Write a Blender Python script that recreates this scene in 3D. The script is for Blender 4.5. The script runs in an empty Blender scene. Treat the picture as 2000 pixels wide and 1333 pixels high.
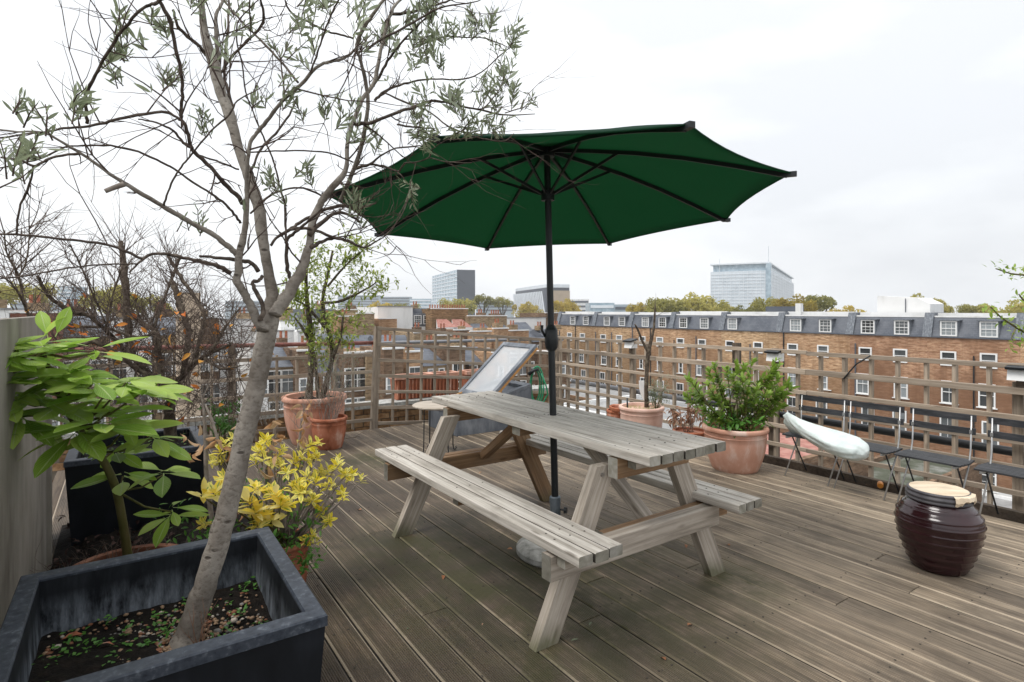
import bpy, math, random
from mathutils import Vector, Matrix
R = random.Random(7)
scene = bpy.context.scene
COL = scene.collection
rad = math.radians

# ------------------------------------------------------------------ camera, sky, sun, exposure
CAMZ, FPX, HOR = 1.30, 1116.0, 607.0          # eye height (m), focal length and horizon in 2000 px photo units
cam_d = bpy.data.cameras.new("camera"); cam = bpy.data.objects.new("camera", cam_d); COL.objects.link(cam)
cam.location = (0, 0, CAMZ); cam.rotation_euler = (rad(90), 0, 0)
cam_d.sensor_width = 36; cam_d.lens = 36 * FPX / 2000
cam_d.shift_y = -(666.5 - HOR) / 2000
cam_d.clip_start = 0.05; cam_d.clip_end = 3000
scene.camera = cam
scene.view_settings.view_transform = 'Standard'
try: scene.view_settings.look = 'None'
except Exception: pass
scene.view_settings.exposure = 0.75; scene.view_settings.gamma = 1; scene.view_settings.use_curve_mapping = False

SUN_EL, SUN_AZ = rad(60), rad(240)             # azimuth clockwise from +Y
world = bpy.data.worlds.new("World"); scene.world = world; world.use_nodes = True
nt = world.node_tree; nt.nodes.clear()
wo = nt.nodes.new('ShaderNodeOutputWorld'); bg = nt.nodes.new('ShaderNodeBackground')
sky = nt.nodes.new('ShaderNodeTexSky'); sky.sky_type = 'NISHITA'; sky.sun_disc = False
sky.sun_elevation = SUN_EL; sky.sun_rotation = SUN_AZ; sky.air_density = 1.5; sky.dust_density = 4
sm = nt.nodes.new('ShaderNodeMix'); sm.data_type = 'RGBA'; sm.blend_type = 'MULTIPLY'
sm.inputs[0].default_value = 1; sm.inputs[7].default_value = (.08, .08, .08, 1)
nt.links.new(sky.outputs[0], sm.inputs[6])
tc = nt.nodes.new('ShaderNodeTexCoord'); mp = nt.nodes.new('ShaderNodeMapping'); mp.inputs['Scale'].default_value = (1, 1, 3.2)
mp.inputs['Location'].default_value = (.35, .1, .2)
nz = nt.nodes.new('ShaderNodeTexNoise'); nz.inputs['Scale'].default_value = 1.7; nz.inputs['Detail'].default_value = 6; nz.inputs['Roughness'].default_value = .52
nt.links.new(tc.outputs['Generated'], mp.inputs[0]); nt.links.new(mp.outputs[0], nz.inputs['Vector'])
cr = nt.nodes.new('ShaderNodeValToRGB')
cr.color_ramp.elements[0].position = .36; cr.color_ramp.elements[0].color = (.525, .54, .565, 1)
cr.color_ramp.elements[1].position = .56; cr.color_ramp.elements[1].color = (.66, .675, .69, 1)
nt.links.new(nz.outputs['Fac'], cr.inputs[0])
sx = nt.nodes.new('ShaderNodeSeparateXYZ'); nt.links.new(tc.outputs['Generated'], sx.inputs[0])
# overcast sky: brighter towards the zenith, as a real overcast sky is
zr = nt.nodes.new('ShaderNodeMapRange'); zr.inputs[1].default_value = 0; zr.inputs[2].default_value = 1; zr.inputs[3].default_value = 1.02; zr.inputs[4].default_value = 1.35
nt.links.new(sx.outputs[2], zr.inputs[0]); ov = nt.nodes.new('ShaderNodeMix'); ov.data_type = 'RGBA'; ov.blend_type = 'MULTIPLY'; ov.inputs[0].default_value = 1
nt.links.new(cr.outputs[0], ov.inputs[6]); nt.links.new(zr.outputs[0], ov.inputs[7])
mx = nt.nodes.new('ShaderNodeMix'); mx.data_type = 'RGBA'; mx.inputs[0].default_value = .93
nt.links.new(sm.outputs[2], mx.inputs[6]); nt.links.new(ov.outputs[2], mx.inputs[7])
nt.links.new(mx.outputs[2], bg.inputs[0]); bg.inputs[1].default_value = 1.0
nt.links.new(bg.outputs[0], wo.inputs[0])

sun_d = bpy.data.lights.new("sun", 'SUN'); sun = bpy.data.objects.new("sun", sun_d); COL.objects.link(sun)
sun_d.energy = 1.5; sun_d.angle = rad(28); sun_d.color = (1, .97, .93)
sdir = Vector((math.sin(SUN_AZ) * math.cos(SUN_EL), math.cos(SUN_AZ) * math.cos(SUN_EL), math.sin(SUN_EL)))
sun.rotation_euler = sdir.to_track_quat('Z', 'Y').to_euler()

# ------------------------------------------------------------------ frame of the roof terrace
AD = rad(124.3)
D = Vector((math.cos(AD), math.sin(AD), 0)); N = Vector((D.y, -D.x, 0)); UP = Vector((0, 0, 1))
ROT = math.atan2(-D.y, -D.x)                   # local X = -D, local Y = N
ROTB = math.atan2(N.y, N.x)                    # local X = N, local Y = D
def W(d, n, z=0): v = D * d + N * n; v.z = z; return v
def PX(x, y, Y): return Vector(((x - 1000) / FPX * Y, Y, CAMZ - (y - HOR) / FPX * Y))
def FL(x, y, z=0): return PX(x, y, (CAMZ - z) * FPX / (y - HOR))
def NP(x, y, c):
    r = (x - 1000) / FPX; return PX(x, y, c / (r * N.x + N.y))
def DP(x, y, c):
    r = (x - 1000) / FPX; return PX(x, y, c / (r * D.x + D.y))
def dn(v): return v.dot(D), v.dot(N)

# ------------------------------------------------------------------ objects
def link(o, parent=None):
    COL.objects.link(o)
    if parent: o.parent = parent
    return o
def tag(o, label=None, cat=None, group=None, kind=None):
    if label: o['label'] = label
    if cat: o['category'] = cat
    if group: o['group'] = group
    if kind: o['kind'] = kind
    return o
def thing(name, label, cat, loc=(0, 0, 0), rz=0, group=None, kind=None):
    o = bpy.data.objects.new(name, None); o.empty_display_size = .1
    link(o); o.location = loc; o.rotation_euler = (0, 0, rz)
    return tag(o, label, cat, group, kind)
class MB:
    def __init__(s): s.v = []; s.f = []; s.uv = []; s.mi = []; s.cur = 0
    def add(s, vs, fs, uvs=None):
        b = len(s.v); s.v += [tuple(v) for v in vs]
        for k, f in enumerate(fs):
            s.f.append([b + i for i in f]); s.uv.append(uvs[k] if uvs else None); s.mi.append(s.cur)
    def box(s, x0, x1, y0, y1, z0, z1, M=None):
        vs = [Vector((x, y, z)) for z in (z0, z1) for y in (y0, y1) for x in (x0, x1)]
        if M: vs = [M @ v for v in vs]
        s.add(vs, [(0, 2, 3, 1), (4, 5, 7, 6), (0, 1, 5, 4), (2, 6, 7, 3), (0, 4, 6, 2), (1, 3, 7, 5)])
    def bar(s, a, b, w, t, up=UP, bev=.0):
        a = Vector(a); b = Vector(b); x = (b - a).normalized(); y = Vector(up).cross(x)
        if y.length < 1e-4: y = Vector((0, 1, 0)).cross(x)
        y.normalize(); z = x.cross(y); L = (b - a).length
        M = Matrix(((x.x, y.x, z.x, a.x), (x.y, y.y, z.y, a.y), (x.z, y.z, z.z, a.z), (0, 0, 0, 1)))
        s.prof(0, L, w, t, bev, M)
    def prof(s, x0, x1, w, t, bev, M=None, ends=False, dirt=()):
        c = bev
        if c > 0:
            p = [(-w/2 + c, -t/2), (w/2 - c, -t/2), (w/2, -t/2 + c), (w/2, t/2 - c), (w/2 - c, t/2), (-w/2 + c, t/2), (-w/2, t/2 - c), (-w/2, -t/2 + c)]
        else: p = [(-w/2, -t/2), (w/2, -t/2), (w/2, t/2), (-w/2, t/2)]
        n = len(p)
        vs = [Vector((x, q[0], q[1])) for x in (x0, x1) for q in p]
        if M: vs = [M @ v for v in vs]
        fs = [(i, n + i, n + (i + 1) % n, (i + 1) % n) for i in range(n)]
        c0 = s.cur; k0 = len(s.mi); s.add(vs, [tuple(reversed(f)) for f in fs])
        for i in dirt: s.mi[k0 + i] = 2
        if ends: s.cur = 1
        b = len(s.v) - 2 * n
        for f in (tuple(range(n)), tuple(reversed(range(n, 2 * n)))): s.f.append([b + i for i in f]); s.uv.append(None); s.mi.append(s.cur)
        s.cur = c0
    def tube(s, pts, rs, seg=6, cap=True):
        pts = [Vector(p) for p in pts]
        if not isinstance(rs, (list, tuple)): rs = [rs] * len(pts)
        t0 = (pts[1] - pts[0]).normalized(); nrm = t0.orthogonal().normalized(); vs = []; n = len(pts)
        for i, p in enumerate(pts):
            t = ((pts[min(i + 1, n - 1)] - pts[max(i - 1, 0)])).normalized()
            nrm = (nrm - t * nrm.dot(t))
            nrm = nrm.normalized() if nrm.length > 1e-6 else t.orthogonal().normalized()
            b = t.cross(nrm)
            for k in range(seg):
                a = 2 * math.pi * k / seg; vs.append(p + (nrm * math.cos(a) + b * math.sin(a)) * rs[i])
        fs = [(i * seg + k, i * seg + (k + 1) % seg, (i + 1) * seg + (k + 1) % seg, (i + 1) * seg + k) for i in range(n - 1) for k in range(seg)]
        if cap: fs += [tuple(reversed(range(seg))), tuple(range((n - 1) * seg, n * seg))]
        s.add(vs, fs)
    def lathe(s, prof, seg=40, c=(0, 0, 0), jit=0):
        vs = []; c = Vector(c)
        for r, z in prof:
            for k in range(seg):
                a = 2 * math.pi * k / seg; vs.append(c + Vector((r * math.cos(a), r * math.sin(a), z)))
        n = len(prof)
        fs = [(i * seg + k, i * seg + (k + 1) % seg, (i + 1) * seg + (k + 1) % seg, (i + 1) * seg + k) for i in range(n - 1) for k in range(seg)]
        if prof[0][0] > 1e-5: fs.append(tuple(reversed(range(seg))))
        if prof[-1][0] > 1e-5: fs.append(tuple(range((n - 1) * seg, n * seg)))
        s.add(vs, fs)
    def leaf(s, tpl, M):
        vs, fs, uvs = tpl; s.add([M @ v for v in vs], fs, uvs)
    def mesh(s, name, mats, smooth=False):
        m = bpy.data.meshes.new(name); m.from_pydata(s.v, [], s.f)
        if not isinstance(mats, (list, tuple)): mats = [mats]
        for a in mats: m.materials.append(a)
        if len(mats) > 1: m.polygons.foreach_set('material_index', s.mi)
        if any(u is not None for u in s.uv):
            ul = m.uv_layers.new(name='UVMap'); k = 0; data = []
            for f, u in zip(s.f, s.uv):
                for j in range(len(f)): data += list(u[j]) if u else [0, 0]
            ul.data.foreach_set('uv', data)
        if smooth: m.polygons.foreach_set('use_smooth', [True] * len(s.f))
        m.update(); return m
    def obj(s, name, mats, parent=None, smooth=False, sharp=None):
        m = s.mesh(name, mats, smooth)
        if sharp:
            try: m.set_sharp_from_angle(angle=rad(sharp))
            except Exception: pass
        return link(bpy.data.objects.new(name, m), parent)
def copy_obj(o, parent=None, loc=None):
    c = o.copy(); link(c); c.parent = parent
    if loc is not None: c.location = loc
    return c
def inst(name, mesh, parent, M):
    o = bpy.data.objects.new(name, mesh); link(o, parent); o.matrix_local = M; return o
def frame_from(x, z, loc):
    x = Vector(x).normalized(); z = Vector(z); y = z.cross(x)
    if y.length < 1e-4: y = x.orthogonal()
    y.normalize(); z = x.cross(y)
    return Matrix(((x.x, y.x, z.x, loc[0]), (x.y, y.y, z.y, loc[1]), (x.z, y.z, z.z, loc[2]), (0, 0, 0, 1)))

# ------------------------------------------------------------------ materials
def nodes(m): return m.node_tree.nodes, m.node_tree.links
def newmat(name, rough=.7, spec=.4, metal=0):
    m = bpy.data.materials.new(name); m.use_nodes = True
    b = m.node_tree.nodes['Principled BSDF']; b.inputs['Roughness'].default_value = rough
    b.inputs['Specular IOR Level'].default_value = spec; b.inputs['Metallic'].default_value = metal
    return m, b
def rgb(c): return (c[0], c[1], c[2], 1)
def mixc(m, fac, a, b, mode='MIX'):
    n, l = nodes(m); x = n.new('ShaderNodeMix'); x.data_type = 'RGBA'; x.blend_type = mode
    for s, v in ((0, fac), (6, a), (7, b)):
        if hasattr(v, 'links'): l.new(v, x.inputs[s])
        elif s == 0: x.inputs[0].default_value = v
        else: x.inputs[s].default_value = rgb(v)
    return x.outputs[2]
def mth(m, op, a, b=None, clamp=False):
    n, l = nodes(m); x = n.new('ShaderNodeMath'); x.operation = op; x.use_clamp = clamp
    for i, v in enumerate((a, b)):
        if v is None: continue
        if hasattr(v, 'links'): l.new(v, x.inputs[i])
        else: x.inputs[i].default_value = v
    return x.outputs[0]
def ramp(m, fac, stops):
    n, l = nodes(m); r = n.new('ShaderNodeValToRGB'); e = r.color_ramp.elements
    while len(e) < len(stops): e.new(.5)
    for q, (p, c) in zip(e, stops):
        q.position = p; q.color = rgb(c) if not isinstance(c, (int, float)) else (c, c, c, 1)
    l.new(fac, r.inputs[0]); return r.outputs[0]
def coords(m, kind='Object', scale=(1, 1, 1), rnd=True):
    n, l = nodes(m); t = n.new('ShaderNodeNewGeometry' if kind == 'World' else 'ShaderNodeTexCoord'); src = t.outputs['Position' if kind == 'World' else kind]
    if rnd:
        oi = n.new('ShaderNodeObjectInfo'); a = n.new('ShaderNodeVectorMath'); a.operation = 'ADD'
        k = n.new('ShaderNodeVectorMath'); k.operation = 'SCALE'; k.inputs[0].default_value = (37, 53, 71)
        l.new(oi.outputs['Random'], k.inputs['Scale']); l.new(src, a.inputs[0]); l.new(k.outputs[0], a.inputs[1]); src = a.outputs[0]
    mp = n.new('ShaderNodeMapping'); mp.inputs['Scale'].default_value = scale; l.new(src, mp.inputs[0]); return mp.outputs[0]
def geo_pos(m):
    n, l = nodes(m); return n.new('ShaderNodeNewGeometry').outputs['Position']
def noise(m, vec, scale=5, detail=4, rough=.55, dist=0):
    n, l = nodes(m); t = n.new('ShaderNodeTexNoise'); t.inputs['Scale'].default_value = scale
    t.inputs['Detail'].default_value = detail; t.inputs['Roughness'].default_value = rough; t.inputs['Distortion'].default_value = dist
    l.new(vec, t.inputs['Vector']); return t.outputs['Fac']
def bump(m, b, h, strength=.3, dist=.01):
    n, l = nodes(m); x = n.new('ShaderNodeBump'); x.inputs['Strength'].default_value = strength; x.inputs['Distance'].default_value = dist
    l.new(h, x.inputs['Height']); l.new(x.outputs[0], b.inputs['Normal']); return x
def objrand(m):
    n, l = nodes(m); return n.new('ShaderNodeObjectInfo').outputs['Random']
def setc(m, b, c): m.node_tree.links.new(c, b.inputs['Base Color'])
def sep(m, v):
    n, l = nodes(m); s = n.new('ShaderNodeSeparateXYZ'); l.new(v, s.inputs[0]); return s.outputs

def pmat(name, stops, scale=(1, 1, 1), ns=6, rough=.7, spec=.4, metal=0, bmp=.2, bd=.004, rnd=.25, detail=5, kind='Object', dist=0, rv=0):
    m, b = newmat(name, rough, spec, metal)
    v = coords(m, kind, scale); f = noise(m, v, ns, detail, .6, dist)
    k = len(stops); c = ramp(m, f, [(.3 + .4 * i / max(1, k - 1), s) for i, s in enumerate(stops)])
    if rnd:
        r = mth(m, 'ADD', mth(m, 'MULTIPLY', objrand(m), rnd), 1 - rnd / 2)
        n, l = nodes(m); h = n.new('ShaderNodeHueSaturation'); l.new(r, h.inputs['Value']); l.new(c, h.inputs['Color']); c = h.outputs[0]
    setc(m, b, c)
    if bmp: bump(m, b, f, bmp, bd)
    if rv:
        m.node_tree.links.new(mth(m, 'ADD', mth(m, 'MULTIPLY', f, rv), rough - rv / 2), b.inputs['Roughness'])
    return m
def wood(name, stops, rough=.75, grain=55, rnd=.25, bmp=.35, dirt=(.12, .1, .08), algae=False):
    m, b = newmat(name, rough, .3)
    v = coords(m, 'Object', (2.2, grain, grain)); f = noise(m, v, 1, 6, .62, .6)
    v2 = coords(m, 'Object', (3, 9, 9)); f2 = noise(m, v2, 1.5, 4, .6)
    c = ramp(m, f, [(.28, stops[0]), (.5, stops[1]), (.72, stops[2])])
    c = mixc(m, mth(m, 'MULTIPLY', ramp(m, f2, [(.5, 0), (.75, 1)]), .45), c, dirt)
    vk = coords(m, 'Object', (4, 16, 16)); n, l = nodes(m)
    vo = n.new('ShaderNodeTexVoronoi'); vo.inputs['Scale'].default_value = .8; l.new(vk, vo.inputs['Vector'])
    kn = ramp(m, vo.outputs['Distance'], [(.05, 1), (.14, 0)])
    c = mixc(m, mth(m, 'MULTIPLY', kn, .6), c, (stops[0][0] * .45, stops[0][1] * .4, stops[0][2] * .35))
    r = mth(m, 'ADD', mth(m, 'MULTIPLY', objrand(m), rnd), 1 - rnd / 2)
    h = n.new('ShaderNodeHueSaturation'); l.new(r, h.inputs['Value']); l.new(c, h.inputs['Color']); setc(m, b, h.outputs[0])
    z_ = sep(m, geo_pos(m))[2]; mr_ = n.new('ShaderNodeMapRange'); mr_.inputs[1].default_value = .10; mr_.inputs[2].default_value = .0; l.new(mth(m, 'ADD', z_, mth(m, 'MULTIPLY', mth(m, 'SUBTRACT', f2, .5), .22)), mr_.inputs[0])
    if algae: setc(m, b, mixc(m, mth(m, 'MULTIPLY', mr_.outputs[0], .75), h.outputs[0], (.075, .08, .03)))
    bump(m, b, f, bmp, .003); return m
def leafmat(name, stops, rough=.4, trans=.3, vein=None, rnd=.4, ws=30, spec=.4, edge=None, lateral=False):
    m, b = newmat(name, rough, spec); n, l = nodes(m)
    v = coords(m, 'World', (1, 1, 1), False); f = noise(m, v, ws, 2, .5)
    f = mth(m, 'ADD', mth(m, 'MULTIPLY', f, .6), mth(m, 'MULTIPLY', objrand(m), rnd), True)
    k = len(stops); c = ramp(m, f, [(.2 + .55 * i / max(1, k - 1), s) for i, s in enumerate(stops)])
    uv = n.new('ShaderNodeUVMap'); s = sep(m, uv.outputs[0])
    av = mth(m, 'ABSOLUTE', mth(m, 'SUBTRACT', s[1], .5))
    if vein: c = mixc(m, ramp(m, av, [(.02, 1), (.05, 0)]), c, vein)
    if lateral:
        q = mth(m, 'SINE', mth(m, 'ADD', mth(m, 'MULTIPLY', s[0], 62), mth(m, 'MULTIPLY', av, -46)))
        c = mixc(m, mth(m, 'MULTIPLY', ramp(m, q, [(.80, 0), (.97, 1)]), .38), c, vein)
        bump(m, b, q, .25, .002)
    if edge:
        e = noise(m, coords(m, 'World', (1, 1, 1), False), 90, 2, .5)
        c = mixc(m, ramp(m, mth(m, 'ADD', av, mth(m, 'MULTIPLY', e, .35)), [(.18, 1), (.31, 0)]), c, edge)
    setc(m, b, c)
    t = n.new('ShaderNodeBsdfTranslucent'); l.new(c, t.inputs[0]); mx = n.new('ShaderNodeMixShader'); mx.inputs[0].default_value = trans
    l.new(b.outputs[0], mx.inputs[1]); l.new(t.outputs[0], mx.inputs[2]); l.new(mx.outputs[0], n['Material Output'].inputs[0]); return m
def plain(name, c, rough=.6, spec=.4, metal=0, var=.12, ns=14, bmp=.08):
    return pmat(name, [tuple(x * (1 - var) for x in c), c, tuple(min(1, x * (1 + var)) for x in c)], (1, 1, 1), ns, rough, spec, metal, bmp, .002, .1)

M_table = wood('weathered_table_wood', [(.24, .21, .175), (.50, .46, .405), (.68, .64, .585)], .7)
M_leg = wood('leg_wood', [(.19, .16, .125), (.37, .32, .265), (.52, .465, .40)], .7, algae=True)
M_joint = plain('dirty_joint', (.045, .038, .03), .9)
M_end = wood('end_grain', [(.12, .115, .085), (.24, .225, .185), (.36, .345, .31)], .85, 14, .5)
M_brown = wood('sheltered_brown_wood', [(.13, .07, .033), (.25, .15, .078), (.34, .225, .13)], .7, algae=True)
M_trellis = wood('trellis_wood', [(.17, .13, .095), (.31, .25, .19), (.42, .35, .28)], .8, 40, .45)
M_darkpost = wood('dark_post_wood', [(.05, .038, .03), (.1, .075, .055), (.15, .115, .08)], .85, 40)
M_black = plain('black_metal', (.012, .014, .016), .45, .4)
M_blackpaint = pmat('chair_black_slat', [(.012, .013, .016), (.03, .032, .036), (.06, .06, .065)], (4, 30, 30), 2, .6, .4, 0, .2, .002)
M_steel = plain('galvanised_steel', (.42, .42, .42), .4, .5, .8)
M_bolt = plain('bolt_steel', (.35, .34, .33), .4, .5, .9)
M_socket = pmat('socket_steel', [(.06, .075, .09), (.13, .155, .18), (.22, .25, .28)], (1, 1, .4), 20, .5, .4, .5)
M_stone = pmat('stone_base', [(.18, .18, .165), (.33, .33, .31), (.45, .45, .43)], (1, 1, 1), 25, .85)
M_terra = pmat('terracotta_pale', [(.33, .145, .085), (.50, .255, .175), (.56, .31, .225), (.68, .50, .42)], (1, 1, .45), 6, .75, .3, 0, .12, .003, .12)
M_terra2 = pmat('terracotta_rust', [(.16, .05, .025), (.33, .11, .055), (.40, .155, .09), (.55, .36, .28)], (1, 1, .6), 8, .75, .3, 0, .15, .003, .15)
M_bowl = pmat('stained_terracotta', [(.07, .03, .02), (.15, .06, .035), (.24, .12, .08)], (1, 1, 1), 9, .85, .2, 0, .2, .003, .1)
M_terra3 = pmat('terracotta_pink', [(.50, .31, .245), (.60, .40, .325), (.66, .47, .40)], (1, 1, .5), 7, .75, .3, 0, .12, .003, .1)
M_soil = pmat('soil', [(.003, .0022, .0016), (.0075, .0055, .004), (.017, .012, .0085)], (1, 1, 1), 35, .95, .2, 0, .8, .02, 0)
M_lead = pmat('lead_sheet', [(.085, .095, .112), (.14, .155, .178), (.25, .265, .285)], (1, 1, .35), 9, .55, .4, .1, .15, .004, .1)
M_concrete = pmat('stained_board', [(.12, .103, .083), (.24, .218, .188), (.34, .315, .28)], (1.3, 1.3, .55), 2.6, .85, .2, 0, .15, .003, .1)
def olivebark():
    m, b = newmat('olive_bark', .9, .2); v = coords(m, 'Object', (1, 1, 1), False)
    big = noise(m, v, 9, 4, .6); fine = noise(m, coords(m, 'Object', (1, 1, 1.5), False), 60, 5, .7); n, l = nodes(m)
    c = ramp(m, big, [(.32, (.125, .106, .088)), (.5, (.235, .208, .178)), (.68, (.34, .31, .27))])
    c = mixc(m, ramp(m, fine, [(.36, .6), (.5, 0)]), c, (.095, .075, .058)); c = mixc(m, ramp(m, fine, [(.58, 0), (.74, .3)]), c, (.42, .38, .33))
    vo = n.new('ShaderNodeTexVoronoi'); vo.inputs['Scale'].default_value = 16; l.new(coords(m, 'Object', (1, 1, 2.2), False), vo.inputs['Vector'])
    pit = mth(m, 'MULTIPLY', ramp(m, vo.outputs['Distance'], [(.10, 1), (.2, 0)]), ramp(m, big, [(.45, 0), (.55, 1)])); c = mixc(m, mth(m, 'MULTIPLY', pit, .8), c, (.05, .038, .03))
    setc(m, b, c); bump(m, b, mth(m, 'SUBTRACT', mth(m, 'ADD', fine, mth(m, 'MULTIPLY', big, .6)), pit), .6, .006); return m
M_barkolive = olivebark()
M_barkbranch = pmat('branch_bark', [(.035, .026, .021), (.085, .066, .053), (.16, .13, .105)], (1, 1, 1), 60, .9, .2, 0, .5, .003, .3)
M_twig = pmat('twig_bark', [(.045, .03, .026), (.085, .06, .05), (.14, .10, .085)], (1, 1, 1), 40, .9, .2, 0, 0, .003, 0)
M_barkdark = pmat('shrub_bark', [(.035, .027, .02), (.095, .073, .055), (.19, .16, .12)], (1, 1, 1), 30, .95, .2, 0, .8, .01, .25)
M_redtwig = pmat('red_twig', [(.05, .036, .029), (.105, .078, .063), (.21, .165, .135)], (1, 1, 1), 12, .8, .2, 0, 0, .003, 0)
M_greystem = pmat('grey_stem', [(.14, .115, .095), (.24, .205, .175), (.32, .28, .245)], (1, 1, 1), 30, .9, .2, 0, .4, .003, .2)
M_greenstem = pmat('green_stem', [(.05, .05, .012), (.10, .095, .025), (.14, .11, .05)], (1, 1, .4), 18, .7, .3, 0, .3, .003, .2)
M_olive = leafmat('olive_leaf', [(.15, .175, .095), (.30, .345, .22), (.48, .53, .40)], .5, .5, (.42, .46, .34), .55)
M_mag = leafmat('broad_leaf', [(.16, .31, .03), (.30, .48, .06), (.46, .61, .13)], .38, .44, (.48, .60, .24), .6, 9, .4, None, True)
M_yel = leafmat('variegated_leaf', [(.74, .57, .02), (.86, .70, .055), (.88, .79, .24)], .45, .35, None, .5, 20, .4, (.15, .28, .03))
M_yel2 = leafmat('yellow_leaf', [(.80, .57, .03), (.88, .69, .09), (.88, .78, .32)], .45, .35, None, .5, 20)
M_grn = leafmat('small_green_leaf', [(.03, .12, .015), (.09, .23, .035), (.19, .36, .06)], .4, .3, None, .3, 25)
M_bay = leafmat('bay_leaf', [(.11, .21, .03), (.30, .43, .07), (.52, .60, .17)], .42, .42, None, .2, 9)
M_pho = leafmat('mixed_shrub_leaf', [(.14, .21, .035), (.36, .42, .08), (.52, .50, .16), (.46, .20, .13)], .45, .3, None, .2, 14)
M_wisp = leafmat('grey_wispy_leaf', [(.12, .15, .09), (.22, .26, .17), (.30, .33, .24)], .6, .3, None, .2, 20)
M_dry = leafmat('dry_leaf', [(.30, .14, .06), (.48, .27, .13), (.60, .42, .26)], .7, .3, None, .5, 20, .2)
M_orange = leafmat('orange_leaf', [(.42, .09, .015), (.58, .17, .03), (.60, .30, .06)], .6, .3, None, .6, 20, .2)
M_dead = leafmat('dead_leaf', [(.16, .08, .05), (.32, .18, .115), (.45, .30, .21)], .8, .2, None, .3, 18, .2)
M_fartree = leafmat('distant_foliage', [(.20, .20, .06), (.40, .37, .10), (.56, .49, .15)], .7, .5, None, .3, .35, .2)
M_fartree2 = leafmat('autumn_foliage', [(.32, .26, .06), (.54, .43, .09), (.66, .50, .13)], .7, .5, None, .3, .35, .2)
M_white = plain('white_paint', (.74, .74, .73), .5, .4, 0, .05)
M_render = pmat('white_render', [(.60, .60, .58), (.74, .74, .73), (.80, .80, .79)], (1, 1, .3), .6, .85, .2, 0, 0, .01, .08)
M_pane = None

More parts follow.
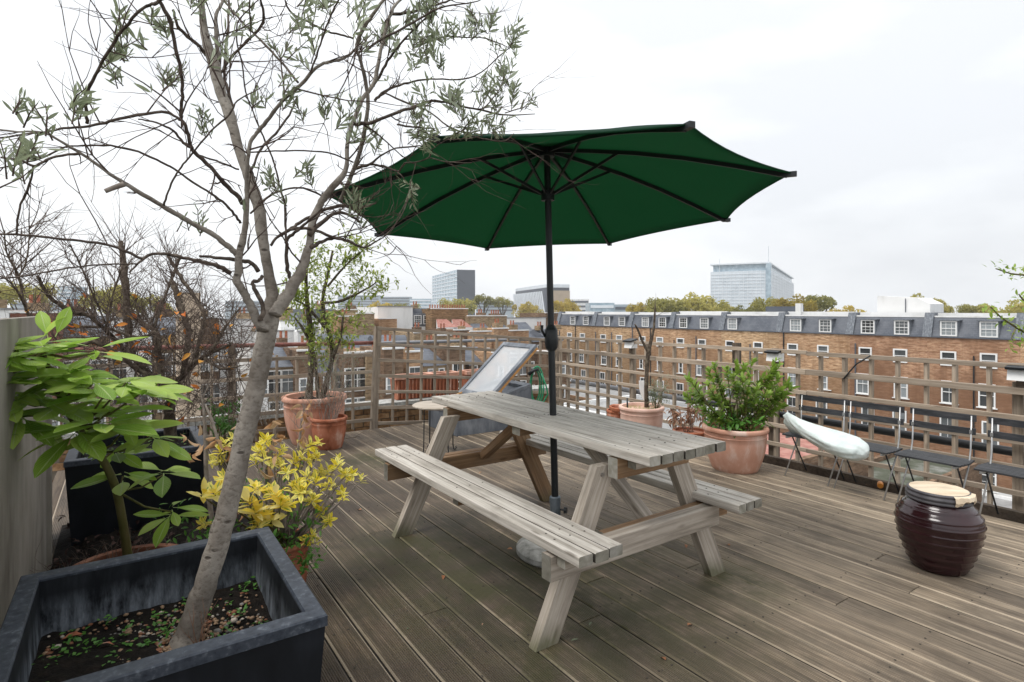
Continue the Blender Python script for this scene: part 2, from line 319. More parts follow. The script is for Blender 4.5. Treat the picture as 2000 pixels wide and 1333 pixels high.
# deck boards: grooves and lighter edges run along local X
def deckmat():
    m, b = newmat('deck_board', .62, .35); n, l = nodes(m)
    v = coords(m, 'Object', (2.2, 130, 60)); f = noise(m, v, 1, 6, .66, .5)
    c = ramp(m, f, [(.33, (.034, .022, .013)), (.5, (.162, .112, .07)), (.67, (.39, .30, .21))])
    vs_ = coords(m, 'Object', (.9, 22, 10)); fs_ = noise(m, vs_, 1.2, 5, .6); c = mixc(m, ramp(m, fs_, [(.45, 0), (.62, .5)]), c, (.085, .066, .05))
    wp = geo_pos(m); big = noise(m, wp, 1.1, 5, .6); c = mixc(m, ramp(m, big, [(.40, .8), (.60, 0)]), c, (.062, .045, .031)); med = noise(m, wp, 5.5, 5, .7); c = mixc(m, ramp(m, med, [(.50, 0), (.66, .7)]), c, (.05, .038, .027))
    # painted glare: boards made paler towards the right-hand edge of the terrace
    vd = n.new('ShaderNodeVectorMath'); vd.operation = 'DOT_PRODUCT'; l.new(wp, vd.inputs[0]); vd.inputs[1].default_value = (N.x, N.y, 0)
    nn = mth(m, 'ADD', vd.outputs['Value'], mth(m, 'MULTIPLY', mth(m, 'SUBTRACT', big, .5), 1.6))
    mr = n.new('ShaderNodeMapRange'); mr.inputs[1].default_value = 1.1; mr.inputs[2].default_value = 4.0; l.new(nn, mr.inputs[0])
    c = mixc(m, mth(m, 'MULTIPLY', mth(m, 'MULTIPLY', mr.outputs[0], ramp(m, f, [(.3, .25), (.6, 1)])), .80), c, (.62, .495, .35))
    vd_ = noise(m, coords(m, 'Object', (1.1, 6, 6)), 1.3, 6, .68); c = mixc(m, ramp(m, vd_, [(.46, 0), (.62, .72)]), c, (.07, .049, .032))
    vb_ = noise(m, wp, 2.3, 6, .7); c = mixc(m, ramp(m, vb_, [(.52, 0), (.66, .5)]), c, (.085, .068, .048))
    s = sep(m, coords(m, 'Object', (1, 1, 1), False))
    ay = mth(m, 'ABSOLUTE', s[1])
    edge = ramp(m, mth(m, 'MULTIPLY', ay, 10), [(.525, 0), (.545, 1)])
    c = mixc(m, mth(m, 'MULTIPLY', edge, mth(m, 'ADD', mth(m, 'MULTIPLY', objrand(m), .6), .08)), c, (.38, .315, .235))
    # algae around the feet of the table, deepened to paint in its shadow
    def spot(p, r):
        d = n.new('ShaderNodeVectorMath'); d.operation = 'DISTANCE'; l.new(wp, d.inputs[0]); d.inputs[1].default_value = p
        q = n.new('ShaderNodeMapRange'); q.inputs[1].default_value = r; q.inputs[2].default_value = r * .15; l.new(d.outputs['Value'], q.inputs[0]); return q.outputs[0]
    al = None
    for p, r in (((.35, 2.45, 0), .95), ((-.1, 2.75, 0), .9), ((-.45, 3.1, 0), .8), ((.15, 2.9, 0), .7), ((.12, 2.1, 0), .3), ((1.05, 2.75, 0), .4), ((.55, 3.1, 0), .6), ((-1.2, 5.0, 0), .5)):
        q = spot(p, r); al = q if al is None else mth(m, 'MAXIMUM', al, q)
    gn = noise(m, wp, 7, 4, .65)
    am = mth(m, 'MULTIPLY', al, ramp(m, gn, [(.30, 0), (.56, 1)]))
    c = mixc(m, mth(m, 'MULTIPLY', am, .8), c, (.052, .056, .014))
    r = mth(m, 'ADD', mth(m, 'MULTIPLY', objrand(m), .5), .75)
    h = n.new('ShaderNodeHueSaturation'); l.new(r, h.inputs['Value']); l.new(c, h.inputs['Color']); setc(m, b, h.outputs[0])
    wv = n.new('ShaderNodeTexWave'); wv.wave_type = 'BANDS'; wv.bands_direction = 'Y'; wv.inputs['Scale'].default_value = 37
    l.new(coords(m, 'Object', (1, 1, 1), False), wv.inputs['Vector'])
    gr = mth(m, 'MULTIPLY', wv.outputs['Fac'], mth(m, 'SUBTRACT', 1, edge))
    hgt = mth(m, 'ADD', gr, mth(m, 'MULTIPLY', f, .7))
    bump(m, b, hgt, .9, .004)
    c2 = mixc(m, mth(m, 'MULTIPLY', mth(m, 'SUBTRACT', 1, gr), mth(m, 'MULTIPLY', mth(m, 'SUBTRACT', 1, edge), .45)), h.outputs[0], (.04, .032, .024))
    setc(m, b, c2); return m
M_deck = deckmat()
def brickmat(name, c1, c2, mort, dark=.5, bw=.225, bh=.075, soot=.0):
    m, b = newmat(name, .9, .2); n, l = nodes(m)
    s = sep(m, coords(m, 'Object', (1, 1, 1), False)); cx = n.new('ShaderNodeCombineXYZ')
    l.new(mth(m, 'ADD', s[0], s[1]), cx.inputs[0]); l.new(s[2], cx.inputs[1])
    bt = n.new('ShaderNodeTexBrick'); l.new(cx.outputs[0], bt.inputs['Vector'])
    bt.inputs['Scale'].default_value = 1; bt.inputs['Brick Width'].default_value = bw; bt.inputs['Row Height'].default_value = bh
    bt.inputs['Mortar Size'].default_value = .006; bt.inputs['Color1'].default_value = rgb(c1); bt.inputs['Color2'].default_value = rgb(c2); bt.inputs['Mortar'].default_value = rgb(mort)
    mpn = n.new('ShaderNodeMapping'); mpn.inputs['Scale'].default_value = (.9, 4.0, 1); l.new(cx.outputs[0], mpn.inputs[0])
    f2 = noise(m, mpn.outputs[0], 1.5, 5, .7); c = mixc(m, ramp(m, f2, [(.44, 0), (.60, .85)]), bt.outputs['Color'], tuple(x * .45 for x in c1))
    f = noise(m, coords(m, 'World', (1, 1, 1), False), .22, 5, .6)
    c = mixc(m, ramp(m, f, [(.38, dark), (.6, 0)]), c, tuple(x * .42 for x in c1))
    st = noise(m, coords(m, 'World', (1.6, 1.6, .12), False), 1.1, 4, .6); c = mixc(m, mth(m, 'MULTIPLY', ramp(m, st, [(.52, 0), (.68, 1)]), soot * .8), c, tuple(x * .4 for x in c1))
    zz = sep(m, geo_pos(m))[2]; zf = n.new('ShaderNodeMapRange'); zf.inputs[1].default_value = -3.0; zf.inputs[2].default_value = -5.2; zf.inputs[3].default_value = 0; zf.inputs[4].default_value = soot
    l.new(mth(m, 'ADD', zz, mth(m, 'MULTIPLY', mth(m, 'SUBTRACT', f, .5), 5)), zf.inputs[0]); c = mixc(m, zf.outputs[0], c, tuple(x * .36 for x in c1))
    setc(m, b, c); return m
M_brick = brickmat('stock_brick', (.52, .29, .15), (.66, .44, .26), (.50, .42, .33), .6, soot=.62)
M_brickA = brickmat('ochre_brick', (.52, .31, .155), (.68, .48, .29), (.52, .45, .35), .6, soot=.62)
M_brickB = brickmat('russet_brick', (.46, .235, .13), (.60, .37, .22), (.48, .40, .32), .7, soot=.68)
M_brickdark = brickmat('sooty_brick', (.19, .115, .07), (.29, .185, .115), (.22, .18, .14))
M_brickyel = brickmat('yellow_brick', (.36, .25, .14), (.46, .34, .21), (.38, .32, .25))
M_brickred = brickmat('red_brick', (.26, .09, .055), (.34, .14, .09), (.3, .22, .18))
def slatemat():
    m, b = newmat('roof_slate', .55, .4); n, l = nodes(m)
    s = sep(m, coords(m, 'Object', (1, 1, 1), False)); cx = n.new('ShaderNodeCombineXYZ'); l.new(s[0], cx.inputs[0]); l.new(s[2], cx.inputs[1])
    bt = n.new('ShaderNodeTexBrick'); l.new(cx.outputs[0], bt.inputs['Vector']); bt.inputs['Scale'].default_value = 1
    bt.inputs['Brick Width'].default_value = .3; bt.inputs['Row Height'].default_value = .16; bt.inputs['Mortar Size'].default_value = .012
    bt.inputs['Color1'].default_value = (.07, .08, .102, 1); bt.inputs['Color2'].default_value = (.098, .11, .135, 1); bt.inputs['Mortar'].default_value = (.05, .058, .07, 1)
    f = noise(m, coords(m, 'World', (1, 1, 1), False), .5, 4, .6); setc(m, b, mixc(m, ramp(m, f, [(.4, .35), (.6, 0)]), bt.outputs['Color'], (.2, .21, .23)))
    return m
M_slate = slatemat()
def paneMat(name, c, rough=.05):
    m, b = newmat(name, rough, .6); f = mth(m, 'ADD', mth(m, 'MULTIPLY', objrand(m), .8), mth(m, 'MULTIPLY', noise(m, coords(m, 'World', (1, 1, 1), False), 2.2, 2, .5), .3))
    setc(m, b, ramp(m, f, [(.25, tuple(x * .35 for x in c)), (.55, c), (.9, tuple(min(1, x * 2.6) for x in c))])); return m
M_pane = paneMat('window_glass', (.105, .115, .12))
M_canopy, _b = newmat('parasol_canvas', .85, .2)
_n, _l = nodes(M_canopy); _f = noise(M_canopy, coords(M_canopy, 'Object', (1, 1, 1), False), 120, 3, .6)
_c = ramp(M_canopy, _f, [(.3, (.012, .048, .028)), (.7, (.02, .072, .042))]); setc(M_canopy, _b, _c)
_t = _n.new('ShaderNodeBsdfTranslucent'); _t.inputs[0].default_value = (.075, .235, .13, 1); _mx = _n.new('ShaderNodeMixShader'); _mx.inputs[0].default_value = .55
_l.new(_b.outputs[0], _mx.inputs[1]); _l.new(_t.outputs[0], _mx.inputs[2]); _l.new(_mx.outputs[0], _n['Material Output'].inputs[0])
M_planter = pmat('black_fibreglass', [(.004, .005, .007), (.007, .009, .012), (.014, .017, .023)], (1, 1, .5), 9, .5, .25, 0, .12, .002, .1, 7)
def limemat():
    m, b = newmat('limed_inner_wall', .7, .2); v = coords(m, 'Object', (1, 1, 1), False); s = sep(m, v)
    f = noise(m, coords(m, 'Object', (1, 1, .3), False), 22, 6, .7); f2 = noise(m, coords(m, 'Object', (1, 1, .12), False), 60, 5, .7)
    low = n_ = m.node_tree.nodes.new('ShaderNodeMapRange'); n_.inputs[1].default_value = .445; n_.inputs[2].default_value = .345; m.node_tree.links.new(s[2], n_.inputs[0])
    k = mth(m, 'MULTIPLY', mth(m, 'ADD', mth(m, 'MULTIPLY', low.outputs[0], 1.0), .06), ramp(m, f, [(.36, 0), (.62, 1)])); k = mth(m, 'MULTIPLY', k, ramp(m, f2, [(.3, .35), (.65, 1)]))
    setc(m, b, mixc(m, k, (.005, .0065, .009), (.25, .28, .32))); return m
M_lime = limemat()
M_rim = pmat('worn_planter_rim', [(.016, .020, .028), (.03, .037, .05), (.042, .05, .065), (.10, .115, .135)], (1, 1, 1), 55, .5, .3, 0, .25, .002, .1, 8)
M_urn = pmat('maroon_glaze', [(.014, .0035, .005), (.023, .006, .008), (.034, .009, .011)], (1, 1, 1), 5, .14, .6, 0, .03, .002, 0)
M_urnlid = pmat('grey_glaze', [(.03, .028, .03), (.06, .055, .06), (.09, .085, .09)], (1, 1, 1), 9, .45, .4, 0, .1, .002, 0)
M_cork = wood('bare_clay', [(.46, .355, .245), (.61, .50, .365), (.70, .60, .47)], .8, 14, .1)
M_cover = pmat('pale_cover_cloth', [(.47, .54, .51), (.60, .66, .64), (.67, .72, .70)], (1, 1, 1), 9, .5, .35, 0, .5, .02, 0)
M_hose = plain('green_hose', (.01, .22, .10), .35, .5)
M_redpipe = pmat('dark_red_pipe', [(.12, .035, .028), (.20, .07, .055), (.27, .12, .1)], (1, 1, 1), 14, .6)
M_pipegrey = plain('grey_pipe', (.22, .23, .25), .5)
M_orangewood = wood('orange_wood', [(.38, .17, .045), (.56, .28, .09), (.62, .35, .14)], .6)
M_roofred = pmat('red_roof_tiles', [(.22, .085, .065), (.32, .145, .115), (.38, .21, .17)], (1, 1, 1), 3, .8)
M_ground = pmat('far_ground', [(.10, .10, .085), (.16, .155, .135), (.21, .2, .18)], (1, 1, 1), .06, .95, .2, 0, 0, 0, 0)
M_roofgrey = pmat('flat_roof_grey', [(.18, .18, .18), (.28, .28, .28), (.38, .38, .37)], (1, 1, 1), .8, .9, .2, 0, 0, .01, .25)
M_towerdark = plain('dark_cladding', (.085, .095, .115), .5, .4, 0, .06, .3, 0)
M_paleblue = plain('pale_far_concrete', (.36, .42, .46), .8, .2, 0, .1, .05, 0)
M_fins = plain('pale_metal_fin', (.66, .70, .74), .5, .3, 0, .08, .3, 0)
M_glasstower = pmat('pale_curtain_glass', [(.46, .52, .57), (.56, .62, .67), (.64, .69, .73)], (1, 1, 1), .12, .35, .4, 0, 0, 0, .05)
M_glassblue = pmat('blue_curtain_glass', [(.20, .28, .34), (.30, .40, .47), (.46, .55, .61)], (1, 1, 1), .3, .2, .5, 0, 0, 0, .05)
M_tan = plain('tan_concrete', (.44, .35, .26), .85, .2, 0, .08, .3, 0)

# ------------------------------------------------------------------ ground and deck
g = MB(); g.box(-950, 950, -150, 980, -16.6, -16)
tag(g.obj('ground', M_ground), kind='structure')
sub = MB(); sub.box(-6.1, 2.6, -.45, 4.62, -.32, -.045)
deck = sub.obj('deck', M_darkpost); deck.rotation_euler = (0, 0, ROT); tag(deck, kind='structure')
PITCH, BW = .129, .1225
n_ref = FL(786, 1055.5).dot(N)                  # one joint between boards lies here
i0 = int((-.40 - n_ref) / PITCH); plank_i = 0
i = i0
while n_ref + (i + 1) * PITCH < 4.64:
    nc = n_ref + (i + .5) * PITCH
    cuts = [-6.05]; x = -6.05 + R.uniform(1.2, 3.4)
    while x < 2.2: cuts.append(x); x += R.choice((2.4, 3.0, 3.6)) + R.uniform(-.3, .3)
    cuts.append(2.55)
    for a, b in zip(cuts, cuts[1:]):
        L = b - a - .004
        mb = MB(); mb.prof(-L / 2, L / 2, BW, .028, .004, None, False, (2, 3, 6))
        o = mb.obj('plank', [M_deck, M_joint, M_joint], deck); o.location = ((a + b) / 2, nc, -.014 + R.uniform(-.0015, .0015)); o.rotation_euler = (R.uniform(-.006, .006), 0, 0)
    i += 1
mb = MB()
x = -5.9
while x < 2.4:
    for j in range(i0, i):
        for e in (-.032, .032):
            p = Vector((x + R.uniform(-.008, .008), n_ref + (j + .5) * PITCH + e + R.uniform(-.004, .004), .0)); mb.tube([p - Vector((0, 0, .006)), p + Vector((0, 0, .0012))], [.0045, .0045], 6)
    x += .45
tag(mb.obj('screws', M_joint, deck), kind='stuff')
kerb = MB(); kerb.bar(W(-2.5, 4.665, -.02), W(6.15, 4.665, -.02), .05, .11)
tag(kerb.obj('deck_edge_board', M_darkpost), kind='structure')

# ------------------------------------------------------------------ picnic table
TA = 2.1785; TO = Vector((.7191, 2.3079, 0)); TU = Vector((math.cos(TA), math.sin(TA), 0)); TV = Vector((TU.y, -TU.x, 0))
table = thing('picnic_table', 'weathered wooden picnic table with attached benches, parasol pole through its top', 'table', TO, TA)
# local frame: x along the table (away), y to the left, so v = -y
def tl(u, v, z): return Vector((u, -v, z))
ZT, LT, WD, TH = .74, 1.875, .4773, .0385
for k in range(7):
    w = WD / 7 - .0075; v = -WD / 2 + (k + .5) * WD / 7; du = R.uniform(-.004, .004)
    for seg in ((0, LT),) :
        mb = MB(); mb.prof(seg[0] + du, seg[1] + du + R.uniform(-.006, .006), w, TH, .0035, None, True, (2, 6) if 0 < k < 6 else ((6,) if k == 0 else (2,)))
        o = mb.obj('plank', [M_table, M_end, M_joint], table); o.location = tl(0, v, ZT - TH / 2 + R.uniform(-.001, .001)); o.rotation_euler = (0, 0, -.013)
ZB = .4462
for side, g0, bw, nb in ((-1, .3781, .217, 3), (1, .3313, .1842, 3)):
    for k in range(3):
        w = bw / 3 - .0072; v = side * (g0 + (k + .5) * bw / 3)
        mb = MB(); mb.prof(R.uniform(-.004, .004), 1.893 + R.uniform(-.006, .006), w, .0385, .0035, None, True, (2, 6) if k == 1 else ((6,) if (k == 0) == (side > 0) else (2,)))
        o = mb.obj('bench_plank', [M_table, M_end, M_joint], table); o.location = tl(0, v, ZB - .0193)
def tbar(name, a, b, w, t, mat, up=UP, bev=.003):
    a = Vector(a); b = Vector(b); L = (b - a).length
    mb = MB(); mb.prof(0, L, w, t, bev, None, True); o = mb.obj(name, [mat, M_end], table)
    x = (b - a).normalized(); o.matrix_local = frame_from(x, up, a); return o
def bolt(u, v, z, ax):
    mb = MB(); mb.tube([(0, 0, -.004), (0, 0, .006)], [.009, .009], 8)
    o = mb.obj('bolt', M_bolt, table); o.matrix_local = frame_from(Vector((0, 1, 0)), Vector(ax), tl(u, v, z))
for end in (0, 1):
    def U(u): return u if end == 0 else 1.87 - u
    sg = 1 if end == 0 else -1
    for s in (-1, 1):
        # slanted leg, cut level at the deck and at the table top
        mb = MB(); wv = .052
        vs = []
        for u in (U(.247), U(.292)):
            for v, z in ((s * (.595), 0), (s * .485, 0), (s * .165, .655), (s * .275, .655)):
                vs.append(tl(u, v, z))
        mb.add(vs, [(0, 1, 2, 3), (7, 6, 5, 4), (0, 4, 5, 1), (1, 5, 6, 2), (2, 6, 7, 3), (3, 7, 4, 0)])
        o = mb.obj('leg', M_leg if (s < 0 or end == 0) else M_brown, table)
        # grain along the leg: bake mesh into a frame whose X follows the leg
        ax = (tl(0, s * .22, .655) - tl(0, s * .54, 0)).normalized(); fm = frame_from(ax, Vector((1, 0, 0)), tl(U(.27), s * .54, 0))
        o.data.transform(fm.inverted()); o.matrix_local = fm
        bolt(U(.245), s * .36, .375, (-sg, 0, 0)); bolt(U(.245), s * .25, .62, (-sg, 0, 0))
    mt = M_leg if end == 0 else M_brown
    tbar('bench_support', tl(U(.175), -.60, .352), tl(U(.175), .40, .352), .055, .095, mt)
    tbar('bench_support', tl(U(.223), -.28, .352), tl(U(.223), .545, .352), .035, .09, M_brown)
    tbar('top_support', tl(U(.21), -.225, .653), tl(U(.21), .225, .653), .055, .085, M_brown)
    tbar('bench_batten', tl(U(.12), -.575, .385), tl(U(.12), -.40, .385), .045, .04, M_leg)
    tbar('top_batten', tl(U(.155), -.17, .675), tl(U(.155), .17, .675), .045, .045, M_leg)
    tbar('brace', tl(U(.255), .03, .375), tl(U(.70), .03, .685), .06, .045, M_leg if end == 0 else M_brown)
mb = MB()
for k in range(7):
    v = -WD / 2 + (k + .5) * WD / 7
    for u in (.13, .21, .92, .95, 1.66, 1.74):
        p = tl(u + R.uniform(-.006, .006), v + R.uniform(-.008, .008), ZT + .0002); mb.tube([p - Vector((0, 0, .004)), p + Vector((0, 0, .0008))], [.0042, .0042], 7)
for side, g0, bw in ((-1, .3781, .217), (1, .3313, .1842)):
    for k in range(3):
        v = side * (g0 + (k + .5) * bw / 3)
        for u in (.17, .24, .93, 1.63, 1.70):
            p = tl(u + R.uniform(-.006, .006), v + R.uniform(-.008, .008), ZB + .0002); mb.tube([p - Vector((0, 0, .004)), p + Vector((0, 0, .0008))], [.0042, .0042], 7)
tag(mb.obj('screws', M_joint, table), kind='stuff')
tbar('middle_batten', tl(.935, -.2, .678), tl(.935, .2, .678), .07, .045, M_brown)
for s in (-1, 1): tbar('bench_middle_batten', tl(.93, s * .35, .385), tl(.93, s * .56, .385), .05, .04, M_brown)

# ------------------------------------------------------------------ parasol
PB = Vector((.238, 3.068, 0)); PT = Vector((.186, 3.068, 2.2))
par = thing('parasol', 'open dark green parasol on a black pole through the picnic table', 'parasol', PB)
def pp(z): return PB.lerp(PT, z / 2.2) - PB
mb = MB(); mb.tube([pp(.18), pp(1.17)], [.0185, .0185], 14); mb.obj('pole', M_black, par, True, 40)
mb = MB(); mb.tube([pp(1.15), pp(2.2)], [.0175, .0175], 14); mb.obj('pole', M_black, par, True, 40)
mb = MB(); z = 1.105; mb.tube([pp(1.085), pp(1.10), pp(1.115), pp(1.12), pp(1.195), pp(1.20), pp(1.222)], [.022, .033, .034, .036, .036, .032, .02], 18); mb.obj('crank_housing', M_black, par, True, 40)
mb = MB(); mb.tube([pp(1.16) + Vector((-.034, -.012, 0)), pp(1.195) + Vector((-.05, -.02, 0)), pp(1.222) + Vector((-.05, -.02, 0))], [.006, .007, .009], 8); mb.obj('crank_handle', M_black, par, True)
mb = MB(); mb.tube([pp(.05), pp(.262), pp(.27), pp(.30), pp(.305)], [.028, .028, .030, .030, .024], 16); mb.obj('base_tube', M_socket, par, True, 40)
mb = MB(); mb.tube([pp(.235) + Vector((.026, -.01, 0)), pp(.235) + Vector((.05, -.02, 0))], [.005, .005], 8); mb.tube([pp(.235) + Vector((.046, -.018, 0)), pp(.235) + Vector((.06, -.023, 0))], [.017, .016], 12); mb.obj('clamp_knob', M_black, par, True, 40)
mb = MB(); mb.lathe([(.205, 0), (.215, .01), (.215, .035), (.19, .055), (.06, .062), (.03, .063)], 40); mb.obj('base_slab', M_stone, par, True, 40)
RC, A0, ZTIP = 1.156, -1.22, 1.849
hub = pp(2.175)
fix = {0: (.0, .0), 1: (0, 0)}
tips = []
for k in range(8):
    a = A0 + k * math.pi / 4; v = Vector((RC * math.cos(a), RC * math.sin(a), 0))
    tips.append(Vector((-.022 + v.x, v.y, ZTIP + .033 * v.x - .077 * v.y)))
mb = MB(); NS, NT = 14, 14
vs = []; fs = []
for k in range(8):
    t0, t1 = tips[k], tips[(k + 1) % 8]; base = len(vs)
    for i in range(NS + 1):
        r = i / NS
        for j in range(NT + 1):
            q = j / NT; e = t0.lerp(t1, q)
            inward = 1 - .038 * r * 4 * q * (1 - q)
            p = hub + (e - hub) * (r * inward); p.z += .035 * math.sin(math.pi * r) - .012 * r * 4 * q * (1 - q) + 4 * q * (1 - q) * r * (1 - r) * (.010 * math.sin(9.4 * q + k * 2.1) + .006 * math.sin(23 * r + 5 * q + k))
            vs.append(p)
    for i in range(NS):
        for j in range(NT): q = base + i * (NT + 1) + j; fs.append((q, q + 1, q + NT + 2, q + NT + 1))
mb.add(vs, fs); can = mb.obj('canopy', M_canopy, par, True)
mod = can.modifiers.new('thickness', 'SOLIDIFY'); mod.thickness = .0025
mb = MB()
for k in range(8):
    t0, t1 = tips[k], tips[(k + 1) % 8]; pts = [t0.lerp(t1, j / 8) for j in range(9)]
    pts = [hub + (p - hub) * (1 - .038 * 4 * (j / 8) * (1 - j / 8)) + Vector((0, 0, -.012 * 4 * (j / 8) * (1 - j / 8))) for j, p in enumerate(pts)]
    mb.tube(pts, .004, 5)
mb.obj('hem', M_canopy, par, True)
mb = MB(); vv = [hub + Vector((.17 * math.cos(A0 + k * math.pi / 4), .17 * math.sin(A0 + k * math.pi / 4), .012)) for k in range(8)] + [hub + Vector((0, 0, .03))]
mb.add(vv, [(k, (k + 1) % 8, 8) for k in range(8)]); mb.obj('vent_cap', M_canopy, par)
mb = MB(); mb.tube([hub + Vector((0, 0, .015)), hub + Vector((0, 0, .045)), hub + Vector((0, 0, .055))], [.02, .016, .004], 10); mb.obj('finial', M_black, par, True)
mb = MB(); mb.tube([hub + Vector((0, 0, -.05)), hub + Vector((0, 0, -.005))], [.042, .042], 16); mb.obj('hub', M_black, par, True, 40)
run = pp(1.925); mb = MB(); mb.tube([run - Vector((0, 0, .035)), run + Vector((0, 0, .02))], [.036, .036], 16); mb.obj('runner', M_black, par, True, 40)
for k in range(8):
    t = tips[k]; di = (t - hub); pts = [hub + di * r + Vector((0, 0, .035 * math.sin(math.pi * r) - .016)) for r in (.03, .2, .4, .6, .8, .985)]
    mb = MB()
    for p, q in zip(pts, pts[1:]): mb.bar(p, q, .013, .02)
    rb = mb.obj('rib', M_black, par)
    mb = MB(); mb.bar(run + (di * Vector((1, 1, 0))).normalized() * .03, pts[2].lerp(pts[1], .35), .010, .014); mb.obj('strut', M_black, par)
    mb = MB(); mb.box(-.02, .02, -.012, .012, -.01, .012, Matrix.Translation(t - Vector((0, 0, .006))) @ Matrix.Rotation(A0 + k * math.pi / 4, 4, 'Z')); mb.obj('rib_tip', M_black, rb)

# ------------------------------------------------------------------ trellis fences
def slat_obj(name, a, b, w, t, mat, parent, up):
    L = (Vector(b) - Vector(a)).length; mb = MB(); mb.prof(0, L, w, t, .002); o = mb.obj(name, mat, parent)
    o.matrix_world = frame_from(Vector(b) - Vector(a), up, Vector(a)); return o
FR = thing('trellis_fence', 'long weathered trellis fence behind the bistro chairs, facing the brick terrace', 'fence', (0, 0, 0))
CF = 5.145
xs = [1095, 1110, 1127.5, 1147, 1168, 1187.5, 1211, 1236, 1262, 1289, 1317, 1346, 1375, 1407, 1439, 1476, 1516, 1558, 1603, 1650, 1701, 1753, 1809.5, 1865, 1934, 2010, 2100]
dmax = NP(1078, 600, CF).dot(D); dmin = NP(2150, 600, CF).dot(D)
for i, z in enumerate((.915, .742, .556, .392, .215, .034, -.13)):
    thick = .048 if i == 1 else .036
    off = -.028 if i != 1 else -.034
    joints = [dmax, dmax - 1.9 - .1 * (i % 2), dmax - 3.75, dmin - .2]
    for a, b in zip(joints, joints[1:]):
        slat_obj('rail', W(a, CF + off, z + R.uniform(-.004, .004)), W(b + .003, CF + off, z + R.uniform(-.004, .004)), .026 if i != 1 else .045, thick, M_trellis, FR, UP)
for i, x in enumerate(xs):
    dd = NP(x, 640, CF).dot(D); post = x in (1650, 1865)
    top = .90
    slat_obj('slat', W(dd, CF, -.2), W(dd + R.uniform(-.006, .006), CF, top), .024, .045 if not post else .058, M_trellis, FR, N)
for x, top, w, mt in ((1236, .86, .06, M_trellis), (1439, .97, .065, M_darkpost), (1512, .36, .075, M_darkpost), (1990, .80, .06, M_trellis), (1088, .95, .05, M_trellis)):
    dd = NP(x, 640, CF + .05).dot(D)
    slat_obj('post', W(dd, CF + .05, -.35), W(dd, CF + .05, top), w, w, mt, FR, N)
BD = 6.24; BT = math.atan(-.13 / 1.555)
FBk = thing('trellis_fence', 'tilted trellis panel at the back corner, behind the raised roof window', 'fence', (0, 0, 0))
nL, nR = 2.40, 5.0
def bz(n, z): return z + (n - 2.382) * math.tan(BT)
for i in range(7):
    z = 1.10 - i * .18
    slat_obj('rail', W(BD - .02, nL, bz(nL, z)), W(BD - .02, nR, bz(nR, z)), .022, .037, M_trellis, FBk, UP)
k = 0; n_ = DP(767, 700, BD).dot(N)
while n_ < nR:
    slat_obj('slat', W(BD + .008, n_, bz(n_, .0)), W(BD + .008, n_ + .02, bz(n_, 1.09)), .022, .037, M_trellis, FBk, D); n_ += .1775
FBl = thing('trellis_fence', 'old trellis panel with a dark red rail behind the terracotta pots', 'fence', (0, 0, 0))
for z in (.80, .61, .43, .25, .07):
    slat_obj('rail', W(BD - .02, -.3, z + .01), W(BD - .02, 2.33, z), .022, .037, M_trellis, FBl, UP)
n_ = -.28
while n_ < 2.3:
    slat_obj('slat', W(BD + .008, n_, -.02), W(BD + .008, n_, .84), .022, .037, M_trellis, FBl, D); n_ += .2
slat_obj('post', W(BD + .01, 2.36, -.05), W(BD + .01, 2.41, 1.12), .07, .07, M_trellis, FBl, D)
slat_obj('post', W(BD + .05, .9, -.05), W(BD + .05, .9, .95), .06, .06, M_darkpost, FBl, D)
mb = MB(); mb.tube([W(BD + .06, -.35, .955), W(BD + .06, 1.2, .945), W(BD + .06, 2.45, .93)], .022, 10); mb.obj('rail', M_redpipe, FBl, True)
mb = MB(); mb.tube([W(BD + .09, 2.46, .925), W(BD + .09, 5.2, .90)], .02, 10)
tag(mb.obj('pipe', M_pipegrey, None, True), 'pale grey pipe running level behind the tilted back trellis', 'pipe')
mb = MB(); mb.tube([W(6.2, CF + .12, .30), W(4.2, CF + .12, .295)], .03, 10); mb.cur = 1; mb.tube([W(4.19, CF + .12, .295), W(-1.2, CF + .12, .285)], .032, 10)
tag(mb.obj('pipe', [M_pipegrey, M_black], None, True), 'long black and grey pipe running low outside the trellis behind the chairs', 'pipe')

# solar lights on the fence
def solar(x, y, label):
    p = NP(x, y, CF - .03); o = thing('fence_light', label, 'light', p, ROT, 'box lights on the trellis top')
    mb = MB(); mb.add([(-.06, -.055, -.075), (.06, -.055, -.075), (.06, .05, -.075), (-.06, .05, -.075), (-.06, -.04, .0), (.06, -.04, .0), (.06, .05, .02), (-.06, .05, .02)],
                      [(3, 2, 1, 0), (4, 5, 6, 7), (0, 1, 5, 4), (1, 2, 6, 5), (2, 3, 7, 6), (3, 0, 4, 7)]); mb.obj('housing', M_render, o)
    mb = MB(); mb.box(-.066, .066, -.075, .055, .0, .018, Matrix.Translation((0, 0, .012)) @ Matrix.Rotation(.18, 4, 'X')); mb.obj('solar_panel', M_black, o)
    mb = MB(); mb.box(-.02, .02, -.01, .03, -.14, -.076); mb.obj('bracket', M_darkpost, o)
solar(1232, 668, 'black topped box light on the trellis beside the bare sapling')
solar(1514, 690, 'black topped box light on the trellis above the green bush')
solar(1993, 722, 'black topped box light on the trellis above the nearest chair')
# dark cables looped over the rail
cab = [((1700, 695), (1672, 712), (1652, 735), (1648, 740)), ((1812, 741), (1806, 748), (1804, 752)), ((1152, 682), (1146, 690), (1143, 694)), ((1192, 690), (1186, 695), (1184, 699))]
for k, c in enumerate(cab[:1]):
    mb = MB(); mb.tube([NP(x, y, CF - .065) for x, y in c], .006, 6)
    tag(mb.obj('cable', M_black, None, True), 'short black cable strap hooked over the trellis rail above the chairs', 'cable')

